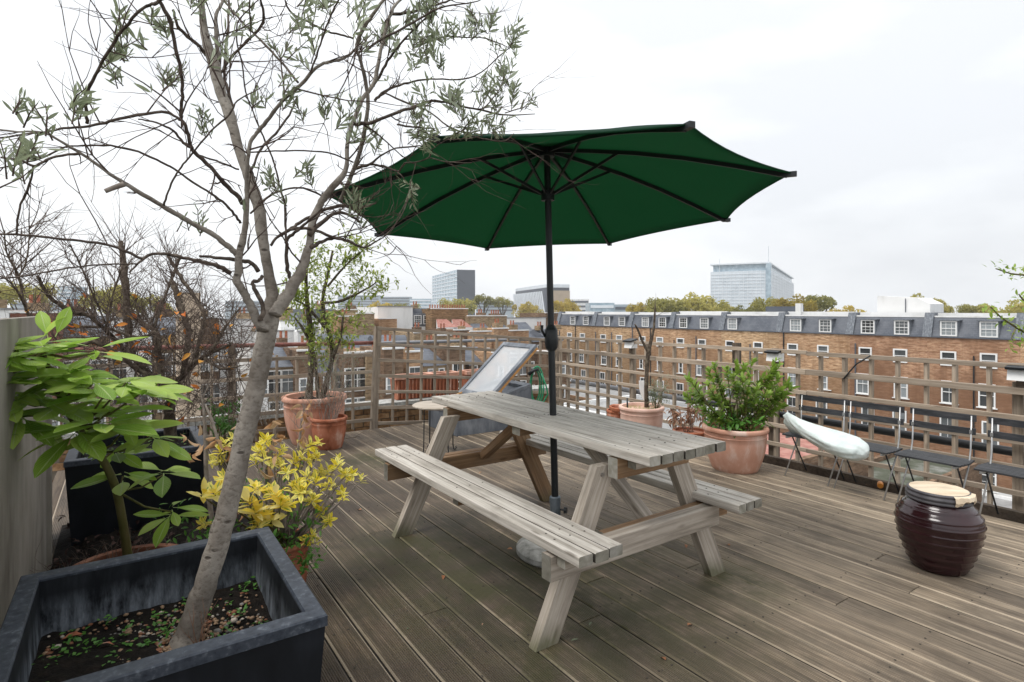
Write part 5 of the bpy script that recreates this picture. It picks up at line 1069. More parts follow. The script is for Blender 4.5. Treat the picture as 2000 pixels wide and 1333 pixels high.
# ------------------------------------------------------------------ bistro chairs
def chair(dc, nc, label, yaw=0):
    o = thing('folding_chair', label, 'chair', W(dc, nc), ROT + yaw, 'folding bistro chairs along the trellis')
    # local x along the fence, y towards the fence; seat front at y<0
    hw = .165
    for s in (-1, 1):
        mb = MB(); mb.tube([(s * hw, -.15, .008), (s * hw, .055, .30), (s * hw, .085, .40), (s * hw, .102, .615)], .0054, 8); mb.obj('leg', M_steel, o, True)
        mb = MB(); mb.tube([(s * (hw - .02), .13, .008), (s * (hw - .02), -.085, .318)], .0054, 8); mb.obj('leg', M_blackpaint, o, True)
        mb = MB(); mb.box(s * hw - .008, s * hw + .008, .085, .118, .50, .525); mb.obj('hinge', M_steel, o)
    for k, z in enumerate((.60, .515)):
        mb = MB(); n = 8; vs = []
        for i in range(n + 1):
            x = -.187 + .374 * i / n; yb = .118 - .012 * (1 - (2 * i / n - 1) ** 2)
            for dy, dz in ((-.012, -.021), (0, -.021), (0, .021), (-.012, .021)): vs.append(Vector((x, yb + dy - (0 if k == 0 else .012), z + dz)))
        fs = [(4 * i + j, 4 * i + 4 + j, 4 * i + 4 + (j + 1) % 4, 4 * i + (j + 1) % 4) for i in range(n) for j in range(4)] + [(3, 2, 1, 0), tuple(4 * n + j for j in range(4))]
        mb.add(vs, fs); mb.obj('back_slat', M_blackpaint, o)
    for k in range(7):
        y = -.14 + k * .036; b = .012 * (1 - abs(k - 3) / 3)
        mb = MB(); mb.prof(-.185 - b, .185 + b, .029, .012, .002, Matrix.Translation((0, y, .328))); mb.obj('seat_slat', M_blackpaint, o)
    mb = MB()
    for s in (-1, 1): mb.box(s * .15 - .008, s * .15 + .008, -.152, .09, .305, .32)
    mb.obj('seat_rail', M_steel, o)
    return o
chair(2.33, 4.44, 'black slatted folding chair farthest along the trellis, under the pale cloth bundle')
chair(1.955, 4.44, 'black slatted folding chair second from the green bush, beside the cloth bundle')
chair(1.55, 4.46, 'black slatted folding chair directly behind the maroon urn')
chair(1.115, 4.47, 'black slatted folding chair at the right edge of the photo')
# cover bundle lying across two chairs
sec = [((1534, 812), 4.46, 2, 6, .5), ((1548, 826), 4.43, 6, 12, .5), ((1570, 841), 4.36, 12, 15, .3), ((1600, 857), 4.25, 19, 19, .2), ((1635, 872), 4.13, 28, 24, .1), ((1663, 882), 4.03, 29, 24, .05), ((1682, 889), 3.98, 21, 18, .05), ((1692, 894), 3.95, 9, 8, 0)]
sec = smoothpts([(p[0], p[1], Y, a, b) for p, Y, a, b, c in sec], 5); mb = MB(); vs = []; sg = 48; npt = len(sec)
cs = [PX(q[0], q[1], q[2]) for q in sec]
for i, (q, ct) in enumerate(zip(sec, cs)):
    t = (cs[min(i + 1, npt - 1)] - cs[max(i - 1, 0)]).normalized(); sd_ = t.cross(UP).normalized(); uu = sd_.cross(t); f = i / (npt - 1)
    for k in range(sg):
        an = 2 * math.pi * k / sg
        wr = 1 + .10 * math.sin(3 * an + 2.2 * f) + .055 * math.sin(7 * an + 9 * f + 2 * math.sin(5 * f)) + .03 * math.sin(13 * an - 14 * f) + .05 * math.sin(11 * f + 2 * an) - .16 * math.exp(-((math.sin((an - 2.2 - .8 * f) / 2)) / .09) ** 2)
        vs.append(ct + (sd_ * math.cos(an) * q[3] * 1.2 + uu * math.sin(an) * q[4] * .93) * wr * q[2] / FPX + Vector((0, 0, .016)))
fs = [(i * sg + k, i * sg + (k + 1) % sg, (i + 1) * sg + (k + 1) % sg, (i + 1) * sg + k) for i in range(npt - 1) for k in range(sg)] + [tuple(reversed(range(sg))), tuple(range((npt - 1) * sg, npt * sg))]
mb.add(vs, fs)
fl_ = [PX(1534, 808, 4.47), PX(1530, 826, 4.50), PX(1545, 846, 4.48), PX(1562, 850, 4.42), PX(1556, 832, 4.42), PX(1545, 818, 4.44)]
cc = sum(fl_, Vector()) / 6 + Vector((-.01, -.03, .0)); b0 = [cc] + fl_; mb.add(b0 + [v + Vector((.004, .006, 0)) for v in b0], [(0, 1 + k, 1 + (k + 1) % 6) for k in range(6)] + [(7, 8 + (k + 1) % 6, 8 + k) for k in range(6)] + [(1 + k, 8 + k, 8 + (k + 1) % 6, 1 + (k + 1) % 6) for k in range(6)])
o = mb.obj('cloth_bundle', M_cover, None, True)
tag(o, 'pale green-white cloth cover bundle lying across two folding chairs', 'cover')
mb = MB(); mb.lathe([(.018, 0), (.02, .005), (.02, .06), (.008, .075), (.008, .09)], 16); o = mb.obj('bottle', plain('orange_plastic', (.6, .22, .03), .4), None, True, 40); o.location = W(1.93, 4.57, .02); o.rotation_euler = (0, rad(88), 1.0)
tag(o, 'small orange bottle lying by the deck edge under the chairs', 'bottle')

# ------------------------------------------------------------------ maroon urn
UR = thing('glazed_urn', 'dark maroon glazed urn with raised rings and a broken pale top', 'urn', (2.165, 2.90, 0))
prof = [(.125, 0), (.14, .004), (.15, .02)]
nr = 8; z0, z1 = .025, .335
for k in range(nr * 6 + 1):
    q = k / (nr * 6); z = z0 + (z1 - z0) * q; r = .15 + .075 * math.sin(math.pi * min(1, q * .78 + .0)) ** .9 + (.018 if False else 0)
    r = .152 + (.222 - .152) * math.sin(min(q / .72, 1) * math.pi / 2) if q < .72 else .222 - (.222 - .165) * ((q - .72) / .28) ** 1.6
    ph = (q * nr) % 1; r += .0065 * math.exp(-((ph - .5) / .085) ** 2); prof.append((r, z))
prof += [(.160, .338), (.158, .345)]
US = .835
prof = [(r * US, z) for r, z in prof]
mb = MB(); mb.lathe(prof, 72); mb.obj('body', M_urn, UR, True)
mb = MB(); mb.lathe([(r * US, z) for r, z in ((.158, .343), (.168, .346), (.170, .353), (.163, .358), (.163, .362), (.169, .366), (.168, .374), (.158, .38), (.158, .384), (.162, .388), (.160, .394), (.150, .397))], 64); mb.obj('lid_rings', M_urnlid, UR, True)
mb = MB(); n = 40; vs = [Vector((0, 0, .402))]
for rr in (.5, 1):
    for k in range(n): a = 2 * math.pi * k / n; vs.append(Vector((rr * .124 * math.cos(a), rr * .124 * math.sin(a), .402 - .004 * (rr == 1) + R.uniform(-.001, .001))))
b = [Vector((.124 * math.cos(2 * math.pi * k / n), .124 * math.sin(2 * math.pi * k / n), .393)) for k in range(n)]; vs += b
mb.add(vs, [(0, 1 + k, 1 + (k + 1) % n) for k in range(n)] + [(1 + k, 1 + n + k, 1 + n + (k + 1) % n, 1 + (k + 1) % n) for k in range(n)] + [(1 + n + k, 1 + 2 * n + k, 1 + 2 * n + (k + 1) % n, 1 + n + (k + 1) % n) for k in range(n)])
mb.obj('bare_top', M_cork, UR)
mb = MB(); vs = []; m_ = 14
for k in range(m_ + 1):
    a = -1.75 + 1.15 * k / m_; jag = R.uniform(-.004, .004)
    dep = .05 * (1 - abs(2 * k / m_ - 1) ** 2) * .4
    for r, z in ((.156, .397), (.176, .392 + jag), (.181, .372 - .5 * dep + jag + (.012 if 3 < k < 11 else 0)), (.172, .352 + (.016 if 3 < k < 11 else 0) + jag)): vs.append(Vector((US * r * math.cos(a), US * r * math.sin(a), z)))
mb.add(vs, [(4 * k + j, 4 * k + 4 + j, 4 * k + 5 + j, 4 * k + 1 + j) for k in range(m_) for j in range(3)]); mb.obj('broken_edge', M_cork, UR)

# ------------------------------------------------------------------ raised roof window
RW = thing('roof_window', 'grey roof window propped open on a lead curb by the back trellis', 'window', W(5.19, 2.857), ROTB)
# local x = +n, y = +d
def slab(mb, x0, z0, x1, z1, y0, y1, t):
    a = Vector((x0, y0, z0)); b = Vector((x1, y0, z1)); d = (b - a).normalized(); nn = Vector((-d.z, 0, d.x)) * t
    vs = [a, b, b + nn, a + nn]; vs += [v + Vector((0, y1 - y0, 0)) for v in vs]
    mb.add(vs, [(3, 2, 1, 0), (4, 5, 6, 7), (0, 1, 5, 4), (1, 2, 6, 5), (2, 3, 7, 6), (3, 0, 4, 7)])
mb = MB(); vs = [(0, 0, 0), (.95, 0, 0), (.95, 0, .44), (0, 0, .195)]; vs = [Vector(v) for v in vs]; vs += [v + Vector((0, .67, 0)) for v in vs]
mb.add(vs, [(0, 1, 2, 3), (7, 6, 5, 4), (0, 4, 5, 1), (1, 5, 6, 2), (2, 6, 7, 3), (3, 7, 4, 0)]); mb.obj('curb', M_lead, RW)
mb = MB(); sl = (.44 - .195) / .95
for y0, y1 in ((0, .06), (.61, .67)): slab(mb, .0, .198, .95, .443, y0, y1, .035)
for x0, x1 in ((.0, .07), (.88, .95)): slab(mb, x0, .2 + sl * x0, x1, .2 + sl * x1, .061, .609, .034)
mb.obj('frame', M_lead, RW)
mb = MB(); slab(mb, .08, .24 + .005, .60, .375 + .012, .585, .605, .03); slab(mb, .08, .245, .60, .387, .065, .085, .03); mb.obj('inner_frame', M_orangewood, RW)
sx0, sz0, sx1, sz1 = .40, .16 + .17, 1.035, .875 + .02
sa = math.atan2(sz1 - sz0, sx1 - sx0); SL = math.hypot(sx1 - sx0, sz1 - sz0)
SM = Matrix.Translation((sx0, 0, sz0)) @ Matrix.Rotation(-sa, 4, 'Y')
mb = MB()
for y0, y1 in ((.0, .055), (.615, .67)): mb.box(0, SL, y0, y1, 0, .03, SM)
for x0, x1 in ((0, .06), (SL - .06, SL)): mb.box(x0, x1, .056, .614, 0, .029, SM)
sash = mb.obj('sash', M_lead, RW)
mb = MB(); mb.box(.01, SL - .01, .004, .04, -.03, -.001, SM); mb.box(.01, SL - .01, .63, .666, -.03, -.001, SM); mb.obj('sash_wood', M_orangewood, RW)
M_frost, _fb = newmat('frosted_pane', .3, .5); _n, _l = nodes(M_frost); setc(M_frost, _fb, ramp(M_frost, noise(M_frost, coords(M_frost, 'Object', (1, 1, 1)), 6, 4, .6), [(.2, (.60, .63, .66)), (.8, (.70, .72, .74))]))
_tr = _n.new('ShaderNodeBsdfTransparent'); _ms = _n.new('ShaderNodeMixShader'); _ms.inputs[0].default_value = .6; _l.new(_fb.outputs[0], _ms.inputs[1]); _l.new(_tr.outputs[0], _ms.inputs[2]); _l.new(_ms.outputs[0], _n['Material Output'].inputs[0])
mb = MB(); mb.box(.055, SL - .055, .05, .62, .008, .016, SM); mb.obj('pane', M_frost, sash)

# small round side table, hose
ST = thing('side_table', 'small round wooden table on thin wire legs behind the picnic table', 'table', (-.672, 5.22, 0))
mb = MB(); mb.lathe([(.22, .425), (.235, .43), (.237, .44), (.225, .447), (.0, .449)], 40); mb.obj('tabletop', M_leg, ST, True, 40)
for a in (-2.45, -.85, .65, 2.25):
    c, s = math.cos(a), math.sin(a); mb = MB(); mb.tube([(.11 * c, .11 * s, .424), (.15 * c, .15 * s, .40), (.155 * c, .155 * s, .06), (.16 * c, .16 * s, .015), (.175 * c, .175 * s, .008), (.19 * c, .19 * s, .02), (.185 * c, .185 * s, .035)], .0055, 6); mb.obj('leg', M_black, ST, True)
HO = thing('garden_hose', 'coiled bright green hose hung on the trellis corner', 'hose', W(5.95, 4.95, .6), 0); ho = Vector(HO.location)
mb = MB()
for k in range(3):
    pts = []; w, h = .055 + .015 * k, .21 + .025 * k
    for i in range(25):
        a = 2 * math.pi * i / 24; y_ = math.sin(a); pts.append(PX(1046 + k * 1.5, 752, 7.35 - .02 * k) + Vector((w * math.cos(a), 0, h * y_ * (1 if y_ < 0 else .9))) - ho)
    mb.tube(pts, .010, 6)
mb.tube([PX(x, y, 7.3) - ho for x, y in ((1057, 730), (1066, 752), (1070, 770), (1062, 785), (1045, 790), (1035, 786))], .010, 6)
mb.obj('hose', M_hose, HO, True)
mb = MB(); mb.tube([PX(1032, 732, 7.3) - ho, PX(1042, 724, 7.3) - ho, PX(1052, 722, 7.3) - ho], [.025, .022, .016], 8); mb.obj('nozzle', M_black, HO, True)

# ------------------------------------------------------------------ low brick parapet and troughs behind the back trellis
PW = thing('parapet_wall', 'low old brown brick parapet just behind the back trellis', 'wall', W(6.78, -.6, -.5), ROTB)
mb = MB(); mb.box(0, 6.2, .02, .22, -.2, .60); mb.obj('mortar', plain('mortar', (.17, .145, .115), .95), PW)
M_b1 = pmat('old_brick', [(.12, .06, .03), (.23, .135, .07), (.32, .21, .12)], (1, 1, 1), 14, .9, .2, 0, .4, .004, .7)
bm = MB(); bm.box(-.105, .105, 0, .1, -.0325, .0325); bme = bm.mesh('brick', M_b1)
for row in range(8):
    for k in range(27):
        x = .11 + k * .225 + (.11 if row % 2 else 0)
        if x > 6.15: continue
        o = bpy.data.objects.new('brick', bme); link(o, PW); o.location = (x, R.uniform(0, .006), .04 + row * .075); o.rotation_euler = (0, 0, R.uniform(-.01, .01))
mb = MB(); mb.box(-.02, 6.22, -.05, .27, .605, .65); mb.obj('coping', M_stone, PW)
for k, (x0, x1, lb) in enumerate(((768, 838, 'ribbed terracotta trough leftmost of three behind the back trellis'), (842, 890, 'ribbed terracotta trough in the middle of three behind the back trellis'), (906, 944, 'ribbed terracotta trough nearest the roof window behind the back trellis'))):
    n0, n1 = DP(x0, 720, 6.95).dot(N), DP(x1, 720, 6.95).dot(N); w = n1 - n0
    o = thing('terracotta_trough', lb, 'planter', W(6.86, n0, .152), ROTB, 'terracotta troughs on the parapet')
    mb = MB(); mb.add([Vector(v) for v in ((.02, .02, 0), (w - .02, .02, 0), (w - .02, .18, 0), (.02, .18, 0), (0, 0, .27), (w, 0, .27), (w, .2, .27), (0, .2, .27))], [(3, 2, 1, 0), (0, 1, 5, 4), (1, 2, 6, 5), (2, 3, 7, 6), (3, 0, 4, 7)]); mb.obj('body', M_terra2, o)
    mb = MB(); nb = int(w / .05)
    for j in range(nb): mb.box(w * (j + .3) / nb, w * (j + .7) / nb, -.012, .012, .01, .25)
    mb.obj('ribs', M_terra2, o)
    mb = MB(); mb.box(-.015, w + .015, -.02, .03, .262, .31); mb.box(-.015, w + .015, .17, .22, .262, .31); mb.box(-.015, .03, .031, .169, .262, .309); mb.box(w - .03, w + .015, .031, .169, .262, .309); mb.obj('rim', M_terra, o)
    mb = MB(); mb.box(.03, w - .03, .03, .17, .2, .235); mb.obj('soil', M_soil, o)

# ------------------------------------------------------------------ brick terrace across the gap
CW = 57.4; ZG = -16
cuts = [71.2, 62.8, 55.5, 48.4, 41.05, 34.0, 26.9, 20.55, 14.35, 7.3]
ordn = ['brick terraced house at the far left end of the row, right of the parasol pole', 'second brick terraced house from the far left end of the row', 'third terraced house from the far left end, behind the bare sapling', 'fourth terraced house from the far left end, left of the green bush', 'terraced house with only one dormer in its slate roof', 'terraced house with a dark roof box beside a white chimney', 'terraced house with a white roof hut on top', 'terraced house behind the third folding chair and maroon urn', 'terraced house at the right edge, mostly cut off by the photo']
dorm = [67.5, 64.5, 60.0, 57.0, 52.7, 49.8, 46.5, 43.4, 39.6, 32.2, 29.2, 25.3, 22.5, 19.0, 16.3, 12.2, 9.4]
wins = [68.2, 65.2, 60.7, 57.5, 53.2, 50.2, 46.9, 43.7, 39.9, 36.4, 32.5, 29.4, 25.5, 22.6, 19.0, 16.3, 12.3, 9.4]
def win_mesh(w, h, dep=.1, bars=(1, 1), fr=.09):
    """white sash window, face at y=0, origin at bottom centre"""
    f = MB(); x0, x1 = -w / 2, w / 2
    f.box(x0, x0 + fr, -.03, dep, 0, h); f.box(x1 - fr, x1, -.03, dep, 0, h); f.box(x0 + fr, x1 - fr, -.03, dep, h - fr, h); f.box(x0 + fr, x1 - fr, -.03, dep, 0, fr)
    f.box(x0 + fr, x1 - fr, .0, dep - .01, h / 2 - .03, h / 2 + .03)
    for k in range(1, bars[0] + 1):
        x = x0 + w * k / (bars[0] + 1); f.box(x - .014, x + .014, .03, dep - .02, fr, h / 2 - .03); f.box(x - .014, x + .014, .03, dep - .02, h / 2 + .03, h - fr)
    for zz in (h * .28, h * .74):
        if bars[1]: f.box(x0 + fr, x1 - fr, .031, dep - .021, zz - .012, zz + .012)
    p = MB(); p.box(x0 + fr * .5, x1 - fr * .5, .06, .075, fr * .5, h - fr * .5)
    return f.mesh('window', M_white), p.mesh('pane', M_pane)
WT_ = {'d': win_mesh(1.18, 1.28, .1, (2, 1), .1), 'a': win_mesh(1.12, 1.22, .1, (0, 0), .12), 'b': win_mesh(1.10, 1.9, .1, (1, 0), .1), 'c': win_mesh(1.10, 2.0, .1, (1, 0), .1), 'e': win_mesh(1.12, 2.45, .1, (1, 1), .1), 's': win_mesh(.62, 1.35, .1, (0, 0), .1)}
def window(parent, key, x, y, z, rz=0):
    f, p = WT_[key]; o = bpy.data.objects.new('window', f); link(o, parent); o.location = (x, y, z); o.rotation_euler = (0, 0, rz)
    q = bpy.data.objects.new('pane', p); link(q, o); return o
for hi in range(9):
    s0, s1 = cuts[hi], cuts[hi + 1]; w = s0 - s1
    h = thing('terraced_house', ordn[hi], 'house', W(s0, CW, ZG), ROT, 'brick terraced houses across the gap')
    def lx(s): return s0 - s
    zb = -ZG
    mb = MB(); mb.box(0, w, 0, 9, 3.0, zb - .92); mb.obj('wall', (M_brickA, M_brickA, M_brick, M_brick, M_brickA, M_brick, M_brickB, M_brickB, M_brick)[hi], h)
    mb = MB(); mb.box(0, w, -.06, 9, 0, 2.96); mb.obj('ground_floor', M_render, h)
    mb = MB(); mb.box(-.0, w, -.12, .1, zb - 1.0, zb - .90); mb.obj('gutter', M_towerdark, h)
    mb = MB(); vs = [Vector(v) for v in ((0, .02, zb - .90), (w, .02, zb - .90), (w, .62, zb + .78), (0, .62, zb + .78), (0, 9, zb - .90), (w, 9, zb - .90), (w, 8.4, zb + .78), (0, 8.4, zb + .78))]
    mb.add(vs, [(0, 1, 2, 3), (3, 2, 6, 7), (1, 5, 6, 2), (5, 4, 7, 6), (4, 0, 3, 7)]); mb.obj('mansard_roof', M_slate, h)
    mb = MB(); mb.box(.2, w - .2, .56, .8, zb + .72, zb + .86); mb.obj('roof_flashing', M_render, h)
    mb = MB(); mb.box(.2, w - .2, 1.3, 1.6, zb + .78, zb + 1.13 + R.uniform(-.08, .08)); mb.obj('parapet', M_render, h)
    mb = MB(); vs = [Vector(v) for v in ((-.34, -.14, zb - .95), (.34, -.14, zb - .95), (.34, .5, zb + 1.12), (-.34, .5, zb + 1.12))]; vs += [v + Vector((0, 2.6, 0)) for v in vs]
    mb.add(vs, [(0, 1, 2, 3), (7, 6, 5, 4), (0, 4, 5, 1), (1, 5, 6, 2), (2, 6, 7, 3), (3, 7, 4, 0)]); mb.obj('party_wall', M_lead, h)
    for s in [q for q in dorm if s1 < q < s0]:
        x = lx(s); mb = MB(); mb.box(x - .66, x + .66, .02, 1.4, zb - .90, zb + .44); mb.box(x - .80, x + .80, -.16, 1.4, zb + .45, zb + .53)
        dm = mb.obj('dormer', M_lead, h); f, p = WT_['d']; o = bpy.data.objects.new('window', f); link(o, dm); o.location = (x, -.035, zb - .85)
        mb = MB(); mb.box(x - .54, x + .54, .012, .018, zb - .80, zb + .38); mb.obj('pane', M_pane, dm)
    for s in [q for q in wins if s1 < q < s0]:
        x = lx(s); j = R.uniform(-.05, .05)
        j = R.uniform(-.25, .25); window(h, 'a', x, -.085, zb - 3.34)
        window(h, R.choice(('b', 'b', 'b', 's')), x + j, -.085, zb - 6.5); window(h, R.choice(('c', 'c', 'b')), x - j, -.085, zb - 9.6); window(h, 'e', x + j * .5, -.085, zb - 13.15)
        for zz, jj in ((6.56, j), (9.66, -j), (13.21, j * .5)):
            mb = MB(); mb.box(x + jj - .68, x + jj + .68, -.16, .03, zb - zz, zb - zz + .07); mb.obj('sill', M_white, h)
    for q in (.55, w * .5 + .2):
        if R.random() < .75: mb = MB(); mb.tube([(q, -.12, .2), (q, -.12, zb - R.choice((1.0, 1.8, 2.4)))], .06, 6); mb.obj('drainpipe', M_towerdark if R.random() < .7 else M_black, h)
    if hi == 5:
        mb = MB(); mb.box(-2.6, .8, 1.7, 3.4, zb + .8, zb + 1.75); mb.obj('roof_box', M_towerdark, h)
        mb = MB(); mb.box(1.2, 1.75, 1.0, 1.5, zb + .8, zb + 2.05); mb.obj('chimney', M_render, h)
    if hi == 6:
        mb = MB(); vs = [Vector(v) for v in ((1.6, 1.9, zb + .8), (5.9, 1.9, zb + .8), (5.9, 1.9, zb + 1.9), (4.9, 1.9, zb + 2.45), (1.6, 1.9, zb + 2.7))]; vs += [v + Vector((0, 3, 0)) for v in vs]
        mb.add(vs, [(0, 1, 2, 3, 4), (9, 8, 7, 6, 5)] + [(i, i + 5, (i + 1) % 5 + 5, (i + 1) % 5) for i in range(5)]); mb.obj('roof_hut', M_render, h)
        mb = MB(); mb.tube([(4.0, 1.8, zb + .8), (4.0, 1.8, zb + 2.4)], .04, 6); mb.obj('vent_pipe', M_towerdark, h)
# lower rear buildings in the gap
def lowroof(name, label, d0, d1, n0, n1, z, mats, cat='building', par=.25):
    o = thing(name, label, cat, W(d1, n0, ZG), ROT)
    w = d1 - d0; dp = n1 - n0; zz = z - ZG
    mb = MB(); mb.box(0, w, 0, dp, 0, zz); mb.obj('wall', mats[0], o)
    mb = MB(); mb.box(.22, w - .22, .22, dp - .22, zz + .004, zz + .03); mb.obj('roof', mats[1], o)
    mb = MB(); mb.box(0, w, 0, .2, zz + .001, zz + par); mb.box(0, w, dp - .2, dp, zz + .001, zz + par); mb.box(0, .2, .201, dp - .201, zz + .001, zz + par); mb.box(w - .2, w, .201, dp - .201, zz + .001, zz + par); mb.obj('parapet', mats[2], o)
    return o
lowroof('rear_extension', 'low building with a flat red roof seen through the trellis left of the cloth bundle', 9.2, 12.6, 15.5, 21, -3.4, (M_brickdark, M_roofred, M_brickdark))
lowroof('rear_extension', 'low white walled roof seen through the trellis behind the green hose', 22, 30, 24, 33, -5.2, (M_render, M_roofgrey, M_render))
lowroof('rear_extension', 'mossy grey flat roof below the trellis behind the chairs', 10.5, 14, 28, 36, -6.6, (M_brickdark, pmat('mossy_roof', [(.035, .04, .022), (.07, .075, .05), (.2, .2, .18)], (1, 1, 1), 1.2, .95), M_brickdark))
lowroof('rear_extension', 'long low brick back building at the foot of the brick terrace', 31, 62, 44, 54, -9, (M_brickdark, M_roofgrey, M_brick))
lowroof('rear_extension', 'white rendered back building at the foot of the brick terrace', 6, 19, 50, 56, -13.2, (M_render, M_roofgrey, M_render))

# ------------------------------------------------------------------ houses beyond the back trellis
def bhouse(label, x0, x1, ytop, Dd, depth, wall, roof='flat', zb=ZG, wrows=(), wn=2, group='house backs beyond the back trellis', chim=None, key='b', extra=None):
    a, b = DP(x0, ytop, Dd), DP(x1, ytop, Dd); n0, n1 = a.dot(N), b.dot(N); w = n1 - n0; zt = (a.z + b.z) / 2 - zb
    h = thing('town_house', label, 'house', W(Dd, n0, zb), ROTB, group)
    eave = zt if roof == 'flat' else (zt - 2.6 if roof == 'mansard' else zt - 1.5)
    mb = MB(); mb.box(0, w, 0, depth, 0, eave); mb.obj('wall', wall, h)
    if roof == 'mansard':
        mb = MB(); vs = [Vector(v) for v in ((0, .05, eave), (w, .05, eave), (w, 1.3, zt), (0, 1.3, zt), (0, depth, eave), (w, depth, eave), (w, depth - 1.3, zt), (0, depth - 1.3, zt))]
        mb.add(vs, [(0, 1, 2, 3), (3, 2, 6, 7), (1, 5, 6, 2), (5, 4, 7, 6), (4, 0, 3, 7)]); mb.obj('mansard_roof', M_slate, h)
        for k in range(wn):
            x = w * (k + .5) / wn; mb = MB(); mb.box(x - .7, x + .7, .0, 1.6, eave + .15, eave + 1.9); dm = mb.obj('dormer', M_lead, h); f, p = WT_['d']; o = bpy.data.objects.new('window', f); link(o, dm); o.location = (x, -.085, eave + .35)
            mb = MB(); mb.box(x - .54, x + .54, -.020, -.012, eave + .4, eave + 1.6); mb.obj('pane', M_pane, dm)
    elif roof == 'gable':
        mb = MB(); vs = [Vector(v) for v in ((-.1, -.2, eave), (w + .1, -.2, eave), (w + .1, depth / 2, zt), (-.1, depth / 2, zt), (w + .1, depth + .2, eave), (-.1, depth + .2, eave))]
        mb.add(vs, [(0, 1, 2, 3), (3, 2, 4, 5), (1, 4, 2), (0, 3, 5), (0, 5, 4, 1)]); mb.obj('roof', extra or M_slate, h)
    else:
        mb = MB(); mb.box(-.05, w + .05, -.08, .3, eave + .001, eave + .14); mb.obj('coping', M_render if wall is not M_render else M_roofgrey, h)
    for zz in wrows:
        for k in range(wn): window(h, key, w * (k + .5) / wn + R.uniform(-.15, .15), -.085, -zb + zz)
    if chim:
        for cx, cw, ch in chim:
            mb = MB(); mb.box(cx * w - cw / 2, cx * w + cw / 2, .3, 1.2, zt + .002, zt + ch); c = mb.obj('chimney', M_brickyel if wall is not M_brickyel else M_brickdark, h)
            mb = MB()
            for q in range(max(2, int(cw / .4))):
                mb.lathe([(.13, zt + ch), (.11, zt + ch + .1), (.1, zt + ch + .5), (.13, zt + ch + .55)], 8, (cx * w - cw / 2 + .25 + q * .4, .75, 0))
            mb.obj('chimney_pot', M_terra2, c)
    return h
bhouse('white gable-ended house left of the brown brick wall, seen above the trellis post', 738, 806, 600, 74, 9, M_render, 'flat', ZG, (-1.6,), 1, key='s')
bhouse('white fronted house with two slate dormers above the back trellis', 806, 843, 603, 75, 8, M_render, 'mansard', ZG, (-4.6, -7.8), 2, chim=[(.2, .7, .5)])
bhouse('tall brown brick house with a row of red chimney pots', 843, 914, 604, 73, 8, brickmat('brown_brick', (.28, .165, .08), (.35, .22, .115), (.3, .22, .15)), 'flat', ZG, (-6.4, -9.5), 2, chim=[(.5, 6.2, .1)])
bhouse('yellow brick house with a slate lean-to right of the brown wall', 914, 952, 618, 72, 8, M_brickyel, 'flat', ZG, (-4.4, -7.6), 2, chim=[(.8, 1.2, .5)])
bhouse('yellow brick house with a small white dormer, behind the roof window', 952, 990, 618, 72, 8, M_brickyel, 'flat', ZG, (-3.6, -7.2), 2, chim=[(.5, 1.6, .4)])
bhouse('broad white rendered house just left of the parasol pole', 990, 1066, 622, 73, 8, M_render, 'flat', ZG, (-2.9, -6.6), 3, key='s')
bhouse('narrow brick house wedged between the parasol pole and the terrace end', 1066, 1094, 612, 80, 8, M_brickdark, 'flat', ZG, (-3.2,), 1, key='s')
# lean-to roofs on the brick walls
for x0, x1, y0, y1, mt, lb in ((853, 880, 624, 640, M_roofred, 'red tiled lean-to roof on the brown brick house, left of the pair'), (884, 910, 624, 640, M_roofred, 'red tiled lean-to roof on the brown brick house, right of the pair'), (918, 950, 627, 652, M_slate, 'grey slate lean-to roof on the yellow brick house'), (960, 989, 630, 655, M_slate, 'grey slate lean-to roof behind the top of the roof window'), (1002, 1036, 630, 656, M_slate, 'grey slate lean-to roof on the white house by the pole')):
    Dd = 71.5; a, b = DP(x0, y1, Dd - 1.6), DP(x1, y0, Dd); n0, n1 = a.dot(N), b.dot(N); w = n1 - n0
    o = thing('lean_to', lb, 'roof', W(Dd, n0, 0), ROTB, 'lean-to roofs on the house backs'); mb = MB()
    zt, zl = b.z, a.z; vs = [Vector(v) for v in ((0, -1.9, zl), (w, -1.9, zl), (w, 1.2, zt), (w * .45, 1.2, zt), (0, -1.9, zl - 3), (w, -1.9, zl - 3), (w, 1.2, zl - 3), (w * .45, 1.2, zl - 3))]
    mb.add(vs[:4], [(0, 1, 2, 3)]); mb.obj('roof', mt, o); mb = MB(); mb.add(vs, [(0, 4, 5, 1), (1, 5, 6, 2), (3, 7, 4, 0), (2, 6, 7, 3)]); mb.obj('wall', M_render, o)
    window(o, 's', w * .5, -1.98, zl - 1.6)
ORD = ['first', 'second', 'third', 'fourth', 'fifth', 'sixth', 'seventh', 'eighth', 'ninth', 'tenth', 'eleventh', 'twelfth', 'thirteenth', 'fourteenth', 'fifteenth', 'sixteenth', 'seventeenth', 'eighteenth', 'nineteenth', 'twentieth']
CN = {M_brick.name: 'orange brick', M_brickyel.name: 'yellow brick', M_brickdark.name: 'sooty brick', M_render.name: 'white rendered', M_brickred.name: 'red brick'}
def wingrow(rown, x, x1, yc, dy, D0, D1, w0, w1, zs, mats):
    k = 0
    while x < x1 and k < 20:
        w = R.uniform(w0, w1); mt = R.choice(mats); t = x / 1100
        bhouse('%s rear wing, %s from the left in the %s row beyond the back trellis' % (CN[mt.name], ORD[k], rown), x, x + w - 1, yc + R.uniform(-dy, dy), D0 + (D1 - D0) * R.random(), R.uniform(5, 9), mt, R.choice(('flat', 'flat', 'flat', 'gable')), ZG, zs, 1 if w < 32 else 2, 'rear wings in the %s row' % rown, [(R.uniform(.2, .8), R.uniform(.6, 1.2), R.uniform(.3, .9))] if R.random() < .6 else None, key=R.choice(('s', 'b', 's')))
        x += w + R.uniform(-2, 9); k += 1
